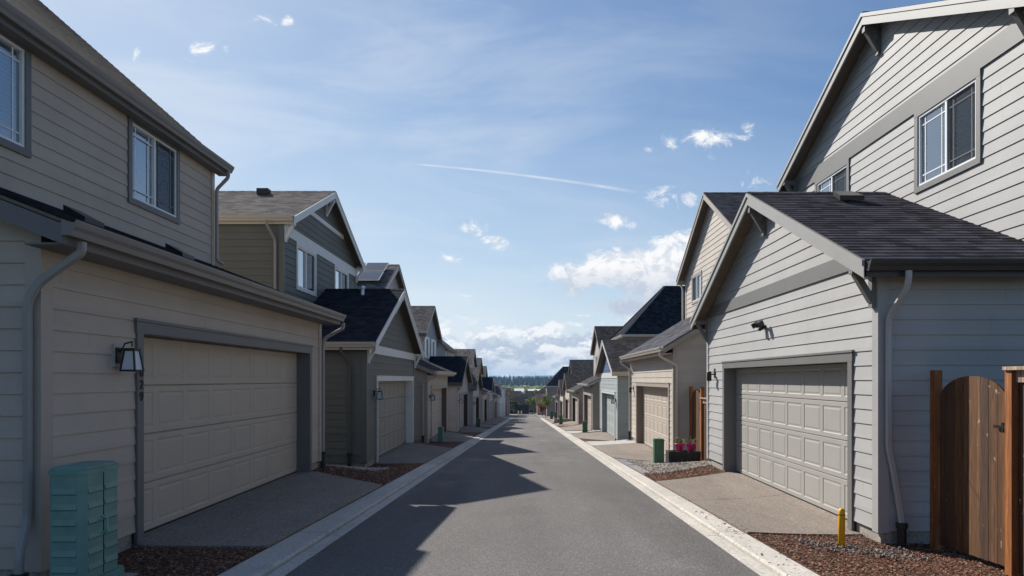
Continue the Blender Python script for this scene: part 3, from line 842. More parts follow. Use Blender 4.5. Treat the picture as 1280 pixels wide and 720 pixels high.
def l2x(root, fz):
    lamp(root, -1, 4.05, 17.12, fz+1.82)
    GM = paint((.50, .47, .42), .4, .04, 'gutter_paint'); DKM = paint((.10, .10, .09))
    bm = bmesh.new(); lathe(bm, (-3.99, 17.3, fz+.05), [(.018, 0), (.018, 1.7)], 8); obj('conduit', bm, M['white_vinyl'], root)
    downspout(root, [(-4.6, 16.0, fz+3.05), (-4.6, 16.0, fz+2.95), (-4.45, 16.2, fz+2.6), (-4.45, 16.2, fz+.35)], DKM, (1, 0, 0), .07, .055)
    downspout(root, [(-6.45, 16.0, fz+6.2), (-6.45, 16.0, fz+6.1), (-6.32, 16.22, fz+5.75), (-6.32, 16.22, fz+3.6)], paint((.3, .28, .25)), (1, 0, 0), .07, .055, boot=False)
    # collar trim high in the gable
    bm = NB(); box(bm, (-6.12, 17.95, fz+6.93), (-6.15, 21.6, fz+7.06)); obj('gable_trim', bm, paint((.72, .72, .70)), root)
    for y, x in ((21.2, 7.85),):
        bm = NB(); box(bm, (-x-.17, 19.15, fz+7.76), (-x+.17, 19.38, fz+7.93)); obj('roof_vent', bm, M['black'], root, bevel=.02)
    # flue on the garage roof
    bm = bmesh.new(); c = (-4.9, 19.3, fz+4.62); lathe(bm, c, [(.16, 0), (.15, .04), (.06, .1), (.055, .33), (.08, .34), (.08, .40), (.02, .43)], 12)
    obj('flue', bm, simple('galvanised', (.55, .57, .6), .35, .6), root, smooth=False)
house('house', 'grey-green house on the left with white gable trim and a dark blue garage roof', -1, 16.28, 23.2, -2.25, 'gable', 3.18, .487, (17.36, 22.95), 'gable', 6.35, .465,
      wins=[(17.2, 18.8, 4.65, 5.92), (20.6, 22.2, 4.65, 5.92)], wall=GREEN, trim=(.72, .72, .70), doorc=(.27, .255, .22), roof=(.17, .15, .14), groof=(.022, .026, .036),
      gut=(.56, .50, .42), ueoh=.08, belt=(2.93, 3.16), ubelt=(5.92, 6.2), brackets=('near', 'far', 'apex'), ubrackets=('near', 'far', 'apex'), lampf=l2x, blind=False)
def l3x(root, fz):
    lamp(root, -1, 4.05, 26.95, fz+1.85)
    GM = paint((.45, .39, .33), .4, .04, 'gutter_paint')
    downspout(root, [(-3.64, 26.2, fz+2.84), (-3.64, 26.2, fz+2.75), (-4.2, 26.2, fz+2.5), (-4.2, 26.2, fz+.3)], GM, (1, 0, 0))
    # solar array on the near slope of the upper roof
    e0 = 26.3-.28; pt = .54; n = Vector((0, -pt, 1)).normalized()
    sm = simple('solar_cell', (.05, .05, .06), .12, 0, spec=1.0); fr = simple('panel_frame', (.55, .53, .5), .4, .5)
    for i, x in enumerate((6.25, 7.3, 8.35)):
        for j, v in enumerate((1.35, 2.45)):
            O = Vector((-x, e0 + v, fz+5.95 + v*pt)) + n*.13; U = Vector((-1, 0, 0)); V = Vector((0, 1, pt)).normalized()
            p = empty('solar_panel', O) if False else None
            bm = NB(); prism(bm, [O, O+U*1.0, O+U*1.0+V*1.1, O+V*1.1], n*.035)
            pn = obj('solar_panel', bm, fr, root)
            bm = NB(); face(bm, [O+U*a+V*b+n*.038 for a, b in ((.03, .03), (.97, .03), (.97, 1.07), (.03, 1.07))][::-1]); obj('solar_cell', bm, sm, pn)
house('house', 'tan house on the left with solar panels on its upper roof', -1, 26.3, 32.9, -2.63, 'pent', 2.98, .42, (27.3, 32.65), 'gable', 5.95, .54,
      wins=[(27.4, 28.9, 4.4, 5.7)], wall=(.42, .36, .31), upper_wall=(.42, .42, .43), trim=(.33, .28, .24), doorc=(.42, .365, .32), roof=(.16, .15, .145), groof=(.05, .055, .065),
      gut=(.50, .43, .36), lampf=l3x, jamb=(.12, .09, .075))
house('house', 'left-hand house with white shutters upstairs and a dark clipped garage roof', -1, 37.9, 44.5, -3.2, 'gable', 3.0, .46, (38.8, 44.2), 'gable', 5.9, .55,
      wins=[(39.2, 40.3, 4.5, 5.8), (41.9, 43.0, 4.5, 5.8)], wall=(.40, .36, .34), upper_wall=(.28, .31, .34), trim=(.24, .21, .19), doorc=(.36, .33, .3), roof=(.12, .113, .11), groof=(.018, .022, .032),
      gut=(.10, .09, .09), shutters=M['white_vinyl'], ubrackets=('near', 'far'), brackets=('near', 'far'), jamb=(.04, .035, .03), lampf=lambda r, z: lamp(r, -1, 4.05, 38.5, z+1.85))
house('house', 'left-hand house with a slate roof slope facing the alley, just behind the shuttered one', -1, 48.7, 55, -3.72, 'gable', 3.05, .47, (49.5, 54.8), 'side', 6.1, .8,
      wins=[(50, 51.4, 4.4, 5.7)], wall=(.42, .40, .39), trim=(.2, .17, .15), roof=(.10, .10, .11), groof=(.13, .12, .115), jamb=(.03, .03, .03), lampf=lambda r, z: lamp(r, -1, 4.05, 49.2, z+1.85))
house('house', 'pale left-hand house with a lean-to garage roof, sixth from the camera', -1, 59.5, 66, -4.2, 'pent', 3.0, .42, (60.3, 65.7), 'side', 6.0, .8,
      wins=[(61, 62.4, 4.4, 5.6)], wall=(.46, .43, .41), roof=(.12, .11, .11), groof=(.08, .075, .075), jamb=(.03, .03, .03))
house('house', 'left-hand house with a navy garage gable, seventh from the camera', -1, 70.2, 76.8, -4.65, 'gable', 3.2, .47, (71, 76.4), 'gable', 6.1, .55,
      wins=[(71.5, 73, 4.6, 5.8)], wall=(.30, .34, .38), trim=(.5, .5, .5), roof=(.13, .12, .11), groof=(.018, .022, .035), far=True)
house('house', 'brown left-hand house with a lean-to garage, eighth from the camera', -1, 81, 87.6, -5.2, 'pent', 3.0, .42, (81.8, 87.2), 'gable', 6.0, .55,
      wins=[(82.3, 83.8, 4.6, 5.8)], wall=(.38, .33, .29), roof=(.12, .11, .10), groof=(.10, .09, .09), far=True)
house('house', 'last left-hand house before the cross street, light blue-grey', -1, 91.5, 98, -5.65, 'gable', 3.1, .45, (92.2, 97.4), 'gable', 5.8, .5,
      wins=[(93, 94.6, 4.5, 5.7)], wall=(.40, .44, .48), trim=(.6, .6, .6), roof=(.11, .10, .10), far=True)
def far_house(label, s, ux, uy, u, ue, up, wall, roof, D=9., wins=(), trim=None):
    fe = road_z((uy[0]+uy[1])/2) - EYE + .05
    return house('house', label, s, uy[0], uy[1], fe, 'none', 3, .4, (0, 0), u, ue, up, wins=wins, wall=wall, roof=roof, ux=ux, uy=uy, D=D, far=True, no_garage=True, trim=trim, blind=True)
far_house('white-sided two storey house just past the cross street on the left', -1, 4.5, (109.5, 116.5), 'side', 5.5, .5, (.62, .62, .62), (.05, .05, .055), wins=[(111, 112.4, 3.8, 5), (114, 115.2, 3.8, 5)])
far_house('pale grey two storey house next down the hill on the left', -1, 4.2, (120, 127.5), 'side', 5.2, .5, (.56, .56, .57), (.05, .05, .05), wins=[(121.5, 123, 3.6, 4.8), (125, 126.2, 3.6, 4.8)])
far_house('dark brown gabled house low on the left near the end of the alley', -1, 3.9, (131, 139), 'side', 4.6, .55, (.22, .18, .17), (.04, .035, .035), wins=[(133, 134.5, 3, 4.2)])
far_house('brown left-hand house beside the far end of the alley', -1, 3.9, (143, 150), 'gable', 4.2, .5, (.25, .2, .18), (.06, .055, .05), wins=[(145, 146.5, 2.4, 3.6)])

# =================== RIGHT ROW
R1c = (.395, .39, .385)
def r1x(root, fz):
    barn_lamp(root, 1, 4.25, 14.5, fz+2.05)
    # twin-head security light
    bm = bmesh.new(); y, z = 11.45, fz+2.90
    lathe(bm, (4.215, y, z-.03), [(.05, 0), (.05, .06)], 12)
    for dy in (-.09, .09):
        beam(bm, (4.20, y, z+.02), (4.13, y+dy, z+.05), .025, .025)
        beam(bm, (4.15, y+dy, z+.07), (4.05, y+dy*1.4, z+.01), .085, .085)
    beam(bm, (4.20, y, z), (4.13, y, z-.06), .05, .05)
    obj('security_light', bm, M['black'], root)
    GM = paint((.42, .41, .40), .4, .04, 'gutter_paint')
    downspout(root, [(4.40, 7.42, fz+3.22), (4.40, 7.42, fz+3.12), (4.40, 7.46, fz+3.02), (4.325, 7.68, fz+2.72), (4.325, 7.70, fz+2.6), (4.325, 7.70, fz+1.15), (4.37, 7.70, fz+.95), (4.46, 7.68, fz+.35), (4.46, 7.66, fz+.22)], GM, (1, 0, 0), .068, .05)
    bm = NB(); y = 9.9; x = 5.35; zz = fz+3.36+(y-7.49)*.485
    y = 10.75; zz = fz+3.36+(y-7.49)*.485
    prism(bm, [(x-.2, y-.16, zz-.03), (x+.2, y-.16, zz-.03), (x+.16, y+.16, zz+.13), (x-.16, y+.16, zz+.13)], (0, 0, .08)); obj('roof_vent', bm, M['black'], root, bevel=.02)
house('house', 'large light grey house on the right with a twin security light over its garage door', 1, 7.77, 15.1, -1.97, 'gable', 3.36, .485, (8.36, 13.87), 'gable', 6.66, .49,
      wins=[(9.02, 10.56, 5.0, 6.32), (12.7, 14.2, 5.0, 6.32)], wall=R1c, trim=(.165, .163, .158), doorc=(.35, .338, .315), barge=(.31, .305, .295), roof=(.06, .055, .062), groof=(.062, .058, .070), ux=6.38, uy=(8.0, 15.25),
      gut=(.06, .055, .055), belt=(3.39, 3.62), ubelt=(6.321, 6.62), brackets=('near', 'far', 'apex'), ubrackets=('near', 'far', 'apex'), lampf=r1x, grille=True, roh=.32, dk=.26,
      jamb=(.17, .165, .16), screen_first=True)
def r2x(root, fz):
    barn_lamp(root, 1, 4.25, 25.5, fz+2.05)
    GM = paint((.58, .52, .45), .4, .04, 'gutter_paint')
    downspout(root, [(3.84, 18.5, fz+3.22), (3.84, 18.5, fz+3.1), (4.32, 18.53, fz+2.85), (4.32, 18.53, fz+.3)], GM, (1, 0, 0))
    downspout(root, [(3.84, 26.2, fz+3.22), (3.84, 26.2, fz+3.1), (4.18, 26.12, fz+2.85), (4.18, 26.12, fz+.3)], GM, (0, 1, 0))
    downspout(root, [(6.2, 26.2, fz+6.4), (6.3, 26.0, fz+6.1), (6.3, 26.0, fz+4.7)], GM, (0, 1, 0), boot=False)
house('house', 'cream house on the right with a lean-to garage roof, behind the pink flowerpots', 1, 18.6, 26.1, -2.45, 'pent', 3.38, .60, (19.1, 24.86), 'gable', 6.45, .6,
      wins=[(23.4, 24.8, 5.31, 6.42)], wall=(.48, .43, .375), trim=(.36, .315, .27), doorc=(.47, .41, .35), roof=(.06, .06, .07), groof=(.10, .10, .115), ux=6.38, uy=(18.4, 25.8),
      gut=(.48, .43, .375), lampf=r2x, jamb=(.24, .20, .17))
house('house', 'pale blue-green house on the right with a navy panel in its garage gable', 1, 29.9, 37.2, -2.95, 'gable', 3.3, .43, (30.8, 36.2), 'gable', 6.0, .5,
      wall=(.33, .375, .375), trim=(.58, .59, .58), doorc=(.36, .39, .39), roof=(.05, .05, .06), groof=(.055, .052, .056), ux=9.4, uy=(30.5, 36.5), D=8, gut=(.55, .50, .38),
      belt=(3.0, 3.28), gface=(.06, .10, .17), lampf=lambda r, z: lamp(r, 1, 4.25, 30.5, z+1.9), jamb=(.3, .33, .33))
house('house', 'brown-grey house on the right under a tall steep dark hipped roof', 1, 41.2, 48.2, -3.3, 'pent', 3.0, .5, (41.9, 47.4), 'hip', 6.13, 1.06,
      wall=(.27, .23, .20), trim=(.42, .38, .35), doorc=(.4, .34, .3), roof=(.022, .027, .038), groof=(.07, .065, .07), ux=6.38, uy=(40.9, 46.9), D=14, gut=(.55, .5, .46), jamb=(.16, .12, .1))
house('house', 'cream gabled house on the right beyond the hipped roof', 1, 52.5, 60, -3.85, 'pent', 2.9, .5, (53.4, 59.3), 'gable', 6.3, .6,
      wins=[(54.6, 56, 4.6, 6.0), (58, 59.2, 4.6, 6.0)], wall=(.45, .41, .355), trim=(.4, .36, .32), doorc=(.4, .36, .32), roof=(.05, .048, .05), groof=(.07, .07, .075), ux=6.38, uy=(54, 61), jamb=(.05, .04, .035))
house('house', 'right-hand house with a broad dark gabled garage roof, sixth from the camera', 1, 63.5, 70.5, -4.35, 'gable', 3.2, .47, (64.4, 69.8), 'gable', 6.0, .5,
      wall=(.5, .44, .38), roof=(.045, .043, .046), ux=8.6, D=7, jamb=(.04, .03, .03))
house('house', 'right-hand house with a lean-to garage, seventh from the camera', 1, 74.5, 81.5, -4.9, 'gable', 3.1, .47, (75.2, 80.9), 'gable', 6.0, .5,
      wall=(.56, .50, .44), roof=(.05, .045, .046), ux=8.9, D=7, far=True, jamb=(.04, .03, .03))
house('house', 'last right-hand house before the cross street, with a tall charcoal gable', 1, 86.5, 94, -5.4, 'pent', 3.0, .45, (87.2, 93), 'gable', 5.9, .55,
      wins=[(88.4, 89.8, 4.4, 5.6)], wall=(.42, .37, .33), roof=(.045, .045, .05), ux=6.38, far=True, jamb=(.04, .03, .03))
far_house('tall house with a steep slate hipped roof past the cross street', 1, 3.95, (124, 130.6), 'hip', 5.95, 1.05, (.28, .24, .22), (.04, .043, .055), D=10, wins=[(125.5, 127, 3.8, 5.1), (128, 129.4, 3.8, 5.1)], trim=(.6, .57, .5))
far_house('small tan gabled building low at the far end of the alley on the right', 1, 2.5, (147, 154), 'gable', 3.0, .5, (.42, .32, .27), (.12, .08, .07), D=6, trim=(.5, .42, .38))
far_house('dark roofed house low behind the small tan gabled building', 1, 4.4, (158, 166), 'hip', 4.6, .8, (.22, .19, .19), (.045, .045, .055), D=9)
# ------------------------------------------------------------------ houses in the valley beyond
def valley_house(label, px, Y, w, d, wall_h, pitch, base_e, wall, roof, across=True):
    x = (px-658)*Y/806.; z = base_e + EYE
    root = empty('house', (x, Y, z), label=label, cat='house', group='houses in the valley beyond')
    bm = NB(); box(bm, (x-w/2, Y, z-2), (x+w/2, Y+d, z+wall_h))
    if across:
        h = d/2*pitch
        for xx in (x-w/2, x+w/2): face(bm, [(xx, Y, z+wall_h), (xx, Y+d, z+wall_h), (xx, Y+d/2, z+wall_h+h)])
    else:
        h = w/2*pitch
        for yy in (Y, Y+d): face(bm, [(x-w/2, yy, z+wall_h), (x+w/2, yy, z+wall_h), (x, yy, z+wall_h+h)])
    obj('wall', bm, siding(wall), root)
    bm = NB(); o = .4; zz = z + wall_h - o*pitch + .05
    if across:
        for ye, sg in ((Y-o, 1), (Y+d+o, -1)):
            prism(bm, [(x-w/2-o, ye, zz), (x+w/2+o, ye, zz), (x+w/2+o, Y+d/2, z+wall_h+h+.05), (x-w/2-o, Y+d/2, z+wall_h+h+.05)], (0, 0, -.12))
    else:
        for xe in (x-w/2-o, x+w/2+o):
            prism(bm, [(xe, Y-o, zz), (xe, Y+d+o, zz), (x, Y+d+o, z+wall_h+h+.05), (x, Y-o, z+wall_h+h+.05)], (0, 0, -.12))
    obj('roof', bm, shingle(roof), root)
    nwin = max(1, int(w/2.6))
    for i in range(nwin):
        wx = x - w/2 + w*(i+.5)/nwin
        for hz in ([wall_h-1.9] if wall_h < 4 else [wall_h-1.9, wall_h-4.4]):
            if wall_h < 3: continue
            bm = NB(); box(bm, (wx-.6, Y-.05, z+hz), (wx+.6, Y-.003, z+hz+1.2)); f = obj('window', bm, M['white_vinyl'], root)
            bm = NB(); face(bm, [(wx-.5, Y-.056, z+hz+.1), (wx+.5, Y-.056, z+hz+.1), (wx+.5, Y-.056, z+hz+1.1), (wx-.5, Y-.056, z+hz+1.1)]); obj('pane', bm, simple('dark_glass', (.03, .04, .05), .1), f)
valley_house('dark house with a low slate roof closing the end of the alley', 652, 180, 4.0, 8, 2.6, .5, -9.7, (.05, .042, .038), (.022, .025, .034))
valley_house('second dark roof stepping up behind the end of the alley', 649, 215, 5.0, 9, 4.8, .5, -12.2, (.36, .37, .40), (.028, .036, .055))
valley_house('house with a white gable end standing in for a sunlit roof slope, behind the small green tree', 660, 210, 3.4, 10, 4.6, .9, -11.6, (.72, .72, .70), (.05, .05, .06), across=False)  # white wall colour stands in for sunlight on a roof slope
valley_house('grey roofed house right of the white gable end', 671, 260, 6, 9, 4.6, .8, -13, (.45, .43, .44), (.07, .075, .10))
valley_house('slate roofed house tucked below the tall hipped house', 679, 285, 10, 10, 5.2, .7, -13.5, (.2, .18, .2), (.06, .06, .075), across=False)
valley_house('long white roofed building at the edge of the yellow-green field', 669, 430, 9, 12, 6.2, .3, -14.7, (.7, .7, .68), (.75, .76, .78))
valley_house('low white shed at the field edge, left of centre', 649, 440, 6, 12, 6.4, .3, -14.7, (.7, .7, .7), (.7, .72, .74))
valley_house('brown house on the left where the alley drops away', 639, 190, 5, 9, 4.4, .5, -10.2, (.2, .16, .15), (.06, .05, .05))
valley_house('brown roofed house showing over the small tan gabled building', 676, 200, 9, 9, 4.8, .55, -11.0, (.28, .22, .20), (.055, .05, .055))
valley_house('long slate roof stepping down the hill behind the brown roofed house', 684, 235, 9, 12, 6.4, .75, -12.0, (.30, .27, .27), (.06, .058, .07), across=False)
valley_house('brown gabled house stepping down the hill on the left', 641, 225, 7, 9, 5.6, .6, -12.0, (.24, .2, .19), (.06, .052, .05), across=False)
valley_house('grey house far down on the left against the field', 634, 300, 12, 9, 5.4, .5, -13.6, (.32, .3, .3), (.08, .075, .08))
valley_house('small white-fronted house among the slate roofs', 664, 320, 9, 9, 4.6, .5, -13.9, (.6, .6, .58), (.07, .07, .085))
# ------------------------------------------------------------------ trees
def leaf_mat(name, c, c2):
    t = T(name); oi = t.n('ShaderNodeObjectInfo'); pos = t.pos(); a = t.noise(pos, 1.7, 3); b = t.noise(pos, 14, 2)
    col = t.mix(t.rng(t.math('ADD', t.math('MULTIPLY', a, .6), t.math('MULTIPLY', b, .4)), .35, .65), c, c2)
    return t.bsdf(col, .6, None, 0, .3)
def crown(bm, c, r, n, leaf, rnd, squash=1.0):
    clumps = [(Vector((rnd.gauss(0, .45), rnd.gauss(0, .45), rnd.gauss(0, .45)*squash))*r, rnd.uniform(.25, .5)*r) for _ in range(14)]
    for _ in range(n):
        p, cr = rnd.choice(clumps)
        v = Vector((rnd.gauss(0, 1), rnd.gauss(0, 1), rnd.gauss(0, 1))).normalized()*cr*rnd.uniform(.5, 1.1)
        q = Vector(c) + p + v
        a = Vector((rnd.uniform(-1, 1), rnd.uniform(-1, 1), rnd.uniform(-1, 1))).normalized(); b = a.orthogonal().normalized()
        L = leaf*rnd.uniform(.6, 1.3)
        face(bm, [q - a*L, q + b*L*.5, q + a*L, q - b*L*.5])
def tree(name, label, x, y, z, h, r, cols, n=900, leaf=.12, cat='tree', group=None, seed=3):
    rnd = random.Random(seed)
    root = empty(name, (x, y, z), label=label, cat=cat, group=group)
    bm = bmesh.new(); lathe(bm, (x, y, z-.2), [(h*.022+.02, 0), (h*.016+.015, h*.4), (h*.006+.01, h*.85)], 8)
    for k in range(7):
        a = k*2.4; zz = z + h*(.35+.07*k); L = r*.7
        beam(bm, (x, y, zz), (x+math.cos(a)*L, y+math.sin(a)*L, zz+L*.7), h*.008+.01, h*.008+.01)
    obj('trunk', bm, simple('bark', (.09, .065, .05), .9), root)
    bm = NB(); crown(bm, (x, y, z+h*.68), r, n, leaf, rnd, 1.0); obj('crown', bm, leaf_mat('leaves', *cols), root)
    return root
YG = ((.17, .22, .03), (.36, .40, .07))
tree('young_tree', 'small yellow-green tree beside the tall hipped house', 3.45, 116, road_z(116), 3.9, 1.0, YG, 1500, .12, group='young trees past the cross street', seed=5)
tree('young_tree', 'red-leaved tree under the small yellow-green tree', 3.0, 120, road_z(120), 2.6, .8, ((.22, .03, .02), (.35, .05, .03)), 900, .12, group='young trees past the cross street', seed=6)
tree('young_tree', 'bright green tree in front of the dark house at the end of the alley', 1.7, 172, road_z(172), 5.2, 1.5, YG, 1500, .2, group='young trees past the cross street', seed=8)
tree('young_tree', 'low dark green tree left of the alley end', -3.0, 172, road_z(172), 3.8, 1.3, ((.03, .06, .02), (.08, .13, .03)), 1200, .18, group='young trees past the cross street', seed=9)
# yellow-green belt of low trees and the conifer wood behind
def conifers(name, label, n, y0, y1, x0, x1, zb, hmin, hmax, m, seed, cat):
    rnd = random.Random(seed); bm = bmesh.new()
    for i in range(n):
        x = rnd.uniform(x0, x1); y = rnd.uniform(y0, y1); h = rnd.uniform(hmin, hmax)*(1.12 if rnd.random() < .06 else 1); r = h*rnd.uniform(.20, .30); z = zb(x, y)
        tiers = 5; nn = 7
        for t in range(tiers):
            rr = r*(1-t/tiers)*rnd.uniform(.8, 1.15); z0 = z + h*(.08 + .8*t/tiers); z1 = z0 + h*.34
            if t == tiers-1: z1 = z + h
            ring = []
            for k in range(nn):
                a = 2*math.pi*k/nn + rnd.uniform(-.3, .3) + t; q = rr*rnd.uniform(.6, 1.25)
                ring.append(bm.verts.new((x+math.cos(a)*q, y+math.sin(a)*q, z0 - q*.25)))
            ap = bm.verts.new((x, y, z1))
            for k in range(nn): bm.faces.new([ring[k], ring[(k+1) % nn], ap])
    return obj(name, bm, m, label=label, cat=cat, kind='stuff')
conifers('conifer_forest', 'dark blue-green conifer wood along the horizon', 3800, 1350, 1650, -900, 900, lambda x, y: -13.6 + (y-1350)*.022, 15.5, 20.5, leaf_mat('conifer_needles', (.010, .026, .030), (.02, .045, .045)), 11, 'forest')
def belt(name, label, n, y0, y1, x0, x1, m, seed, r0, r1, zc):
    rnd = random.Random(seed); bm = NB()
    for i in range(n):
        x = rnd.uniform(x0, x1); y = rnd.uniform(y0, y1); r = rnd.uniform(r0, r1)
        for _ in range(90):
            v = Vector((rnd.gauss(0, 1), rnd.gauss(0, 1), rnd.gauss(0, 1))).normalized()*r*rnd.uniform(.6, 1.05); v.z = abs(v.z)*.8
            q = Vector((x, y, zc)) + v; a = Vector((rnd.uniform(-1, 1), rnd.uniform(-1, 1), rnd.uniform(-1, 1))).normalized(); b = a.orthogonal()
            L = r*.22; face(bm, [q-a*L, q+b*L, q+a*L, q-b*L])
    return obj(name, bm, m, label=label, cat='woodland', kind='stuff')
belt('tree_belt', 'yellow-green belt of low trees in front of the conifer wood', 560, 800, 1250, -420, 420, leaf_mat('spring_leaves', (.34, .37, .04), (.55, .53, .09)), 12, 2.6, 6, -14.2)
# far hills
bm = bmesh.new(); rnd = random.Random(4); prev = None
for i in range(120):
    x = -5950 + i*100
    h = 26 + 10*math.sin(x*.0011+1) + 6*math.sin(x*.0037) + rnd.uniform(-2, 2)
    cur = [bm.verts.new((x, 5600, -14)), bm.verts.new((x, 6300, h*.7)), bm.verts.new((x, 6700, h)), bm.verts.new((x, 7300, -14.2))]
    if prev:
        for k in range(3): bm.faces.new([prev[k], cur[k], cur[k+1], prev[k+1]])
    prev = cur
obj('hills', bm, simple('hill_woods', (.03, .05, .035), .9), smooth=True, kind='structure')

# ------------------------------------------------------------------ fences and gates (right side yards)
def plank_run(bm, x, ya, yb, z0f, ztop, w=.14, th=.02, arch=None, rnd=None, base=.04):
    y = ya; n = max(1, int(round((yb-ya)/w))); w = (yb-ya)/n
    for i in range(n):
        a, b = ya + i*w + .002, ya + (i+1)*w - .002; dx = rnd.uniform(-.003, .003)
        zt0, zt1 = (ztop(a), ztop(b)) if callable(ztop) else (ztop, ztop)
        z0 = z0f((a+b)/2) + base
        tops = [(x+dx, b+(a-b)*k/6, ztop(b+(a-b)*k/6)) for k in range(7)] if callable(ztop) else [(x+dx, b, zt1), (x+dx, a, zt0)]
        prism(bm, [(x+dx, a, z0), (x+dx, b, z0)] + tops, (th, 0, 0), rnd.randrange(4))
def fence_gate_set(x, gy0, gy1, top, gate_lab, fence_lab, fence_end, fence_top, post_far=True, grp='cedar fences'):
    rnd = random.Random(int(gy0*10)); zf = lambda y: G(x, y)
    # gate leaf (arched top)
    root = empty('gate', (x, gy1, zf(gy1)), label=gate_lab, cat='gate', group='cedar gates between the houses')
    mid = (gy0+gy1)/2; hw = (gy1-gy0)/2
    arch = lambda y: top - .30 + .30*math.sqrt(max(0, 1 - ((y-mid)/(hw*1.0))**2))
    bm = NB(); plank_run(bm, x, gy0+.02, gy1-.02, zf, arch, .13, rnd=rnd, base=.07); obj('leaf', bm, M['planks'], root, bevel=.002)
    bm = NB()
    for zz in (.3, 1.25): box(bm, (x+.021, gy0+.03, zf(mid)+zz), (x+.06, gy1-.03, zf(mid)+zz+.09))
    beam(bm, (x+.04, gy0+.1, zf(mid)+.38), (x+.04, gy1-.1, zf(mid)+1.26), .036, .08, (1, 0, 0)); obj('brace', bm, M['cedar'], root)
    bm = NB(); box(bm, (x-.035, gy0+.0, top-.53), (x-.022, gy0+.16, top-.50)); box(bm, (x-.03, gy0+.03, top-.56), (x-.001, gy0+.06, top-.47)); obj('latch', bm, M['black'], root)
    f = empty('fence', (x, (gy0+fence_end)/2, zf(gy0)), label=fence_lab, cat='fence', group=grp)
    for y in ([gy1+.055] if post_far else []) + [gy0-.055]:
        bm = NB(); box(bm, (x-.045, y-.045, zf(y)-.2), (x+.045, y+.045, top+.07)); obj('post', bm, M['cedar_post'], f, bevel=.004)
    bm = NB(); a, b = fence_end, gy0-.11
    plank_run(bm, x+.01, a, b, zf, fence_top-.12, .14, rnd=rnd); obj('boards', bm, M['planks'], f, bevel=.002)
    bm = NB(); box(bm, (x-.07, a, fence_top), (x+.07, gy0-.008, fence_top+.035)); box(bm, (x-.012, a, fence_top-.12), (x+.008, b, fence_top-.001)); obj('cap_rail', bm, wood((.42, .30, .22), 'cap_rail_wood'), f, bevel=.003)
    return root
fence_gate_set(4.80, 6.42, 7.50, EYE+.035, 'cedar gate with an arched top beside the light grey house', 'cedar fence running on from the arched gate at the right edge', 2.2, EYE+.09)
fence_gate_set(4.72, 17.35, 18.4, EYE-.28, 'cedar gate behind the pink flowerpots', 'cedar fence between the light grey house and the cream house', 15.25, EYE-.52)
fence_gate_set(4.7, 50.9, 52.1, EYE-1.7, 'orange cedar gate between the hipped house and the cream gabled house', 'short cedar fence between the hipped house and the cream gabled house', 48.6, EYE-1.9)

# ------------------------------------------------------------------ street furniture
def cabinet():
    cx, cy = -3.61, 5.27; z = G(cx, cy) + .02; H = 1.0
    root = empty('utility_cabinet', (cx, cy, z), label='teal ribbed utility cabinet at the corner of the near taupe house', cat='utility box')
    m = simple('teal_enamel', (.16, .29, .245), .5)
    def octo(w, d, c): return [(-w, -d+c), (-w+c, -d), (w-c, -d), (w, -d+c), (w, d-c), (w-c, d), (-w+c, d), (-w, d-c)]
    def ring(w, d, c, zz): return [(cx+a, cy+b, z+zz) for a, b in octo(w, d, c)]
    w, d, c = .15, .235, .05
    bm = NB(); prism(bm, ring(w, d, c, .1), (0, 0, H-.16)); obj('body', bm, m, root, bevel=.006)
    for k in range(6):
        bm = NB(); zz = .17 + k*.122
        for (x0, x1) in ((-w+c+.004, w-c-.004),):
            prism(bm, [(cx+x0, cy-d, z+zz), (cx+x0, cy-d-.011, z+zz+.012), (cx+x0, cy-d, z+zz+.055)], (x1-x0, 0, 0))
        obj('louvre', bm, m, root, bevel=.003); bm = NB()
        for (y0, y1) in ((-d+c+.006, -.01), (.02, d-c-.006)):
            prism(bm, [(cx+w, cy+y0, z+zz), (cx+w+.011, cy+y0, z+zz+.012), (cx+w, cy+y0, z+zz+.055)], (0, y1-y0, 0))
        obj('louvre', bm, m, root, bevel=.003)
    bm = NB(); prism(bm, ring(w+.008, d+.008, c, H-.06), (0, 0, .035)); prism(bm, ring(w-.01, d-.01, c, H-.025), (0, 0, .022)); obj('lid', bm, m, root, bevel=.008)
    bm = NB(); prism(bm, ring(w+.035, d+.035, c, -.02), (0, 0, .115)); obj('base', bm, m, root, bevel=.012)
    bm = NB(); box(bm, (cx+w-.004, cy+.002, z+.11), (cx+w+.0025, cy+.010, z+H-.07)); obj('seam', bm, M['dark'], root)
    bm = NB(); box(bm, (cx-w-.12, cy-d-.1, z-.08), (cx+w+.1, cy+d+.08, z+.012)); obj('pad', bm, M['foundation'], root, bevel=.01)
    bm = bmesh.new(); sweep(bm, [(cx+w, cy-.02, z+.58), (cx+w+.05, cy-.02, z+.56), (cx+w+.05, cy-.02, z+.46), (cx+w, cy-.02, z+.44)], [(.01, 0), (0, .01), (-.01, 0), (0, -.01)], (0, 1, 0)); obj('handle', bm, simple('teal_handle', (.2, .42, .36), .4), root)
cabinet()
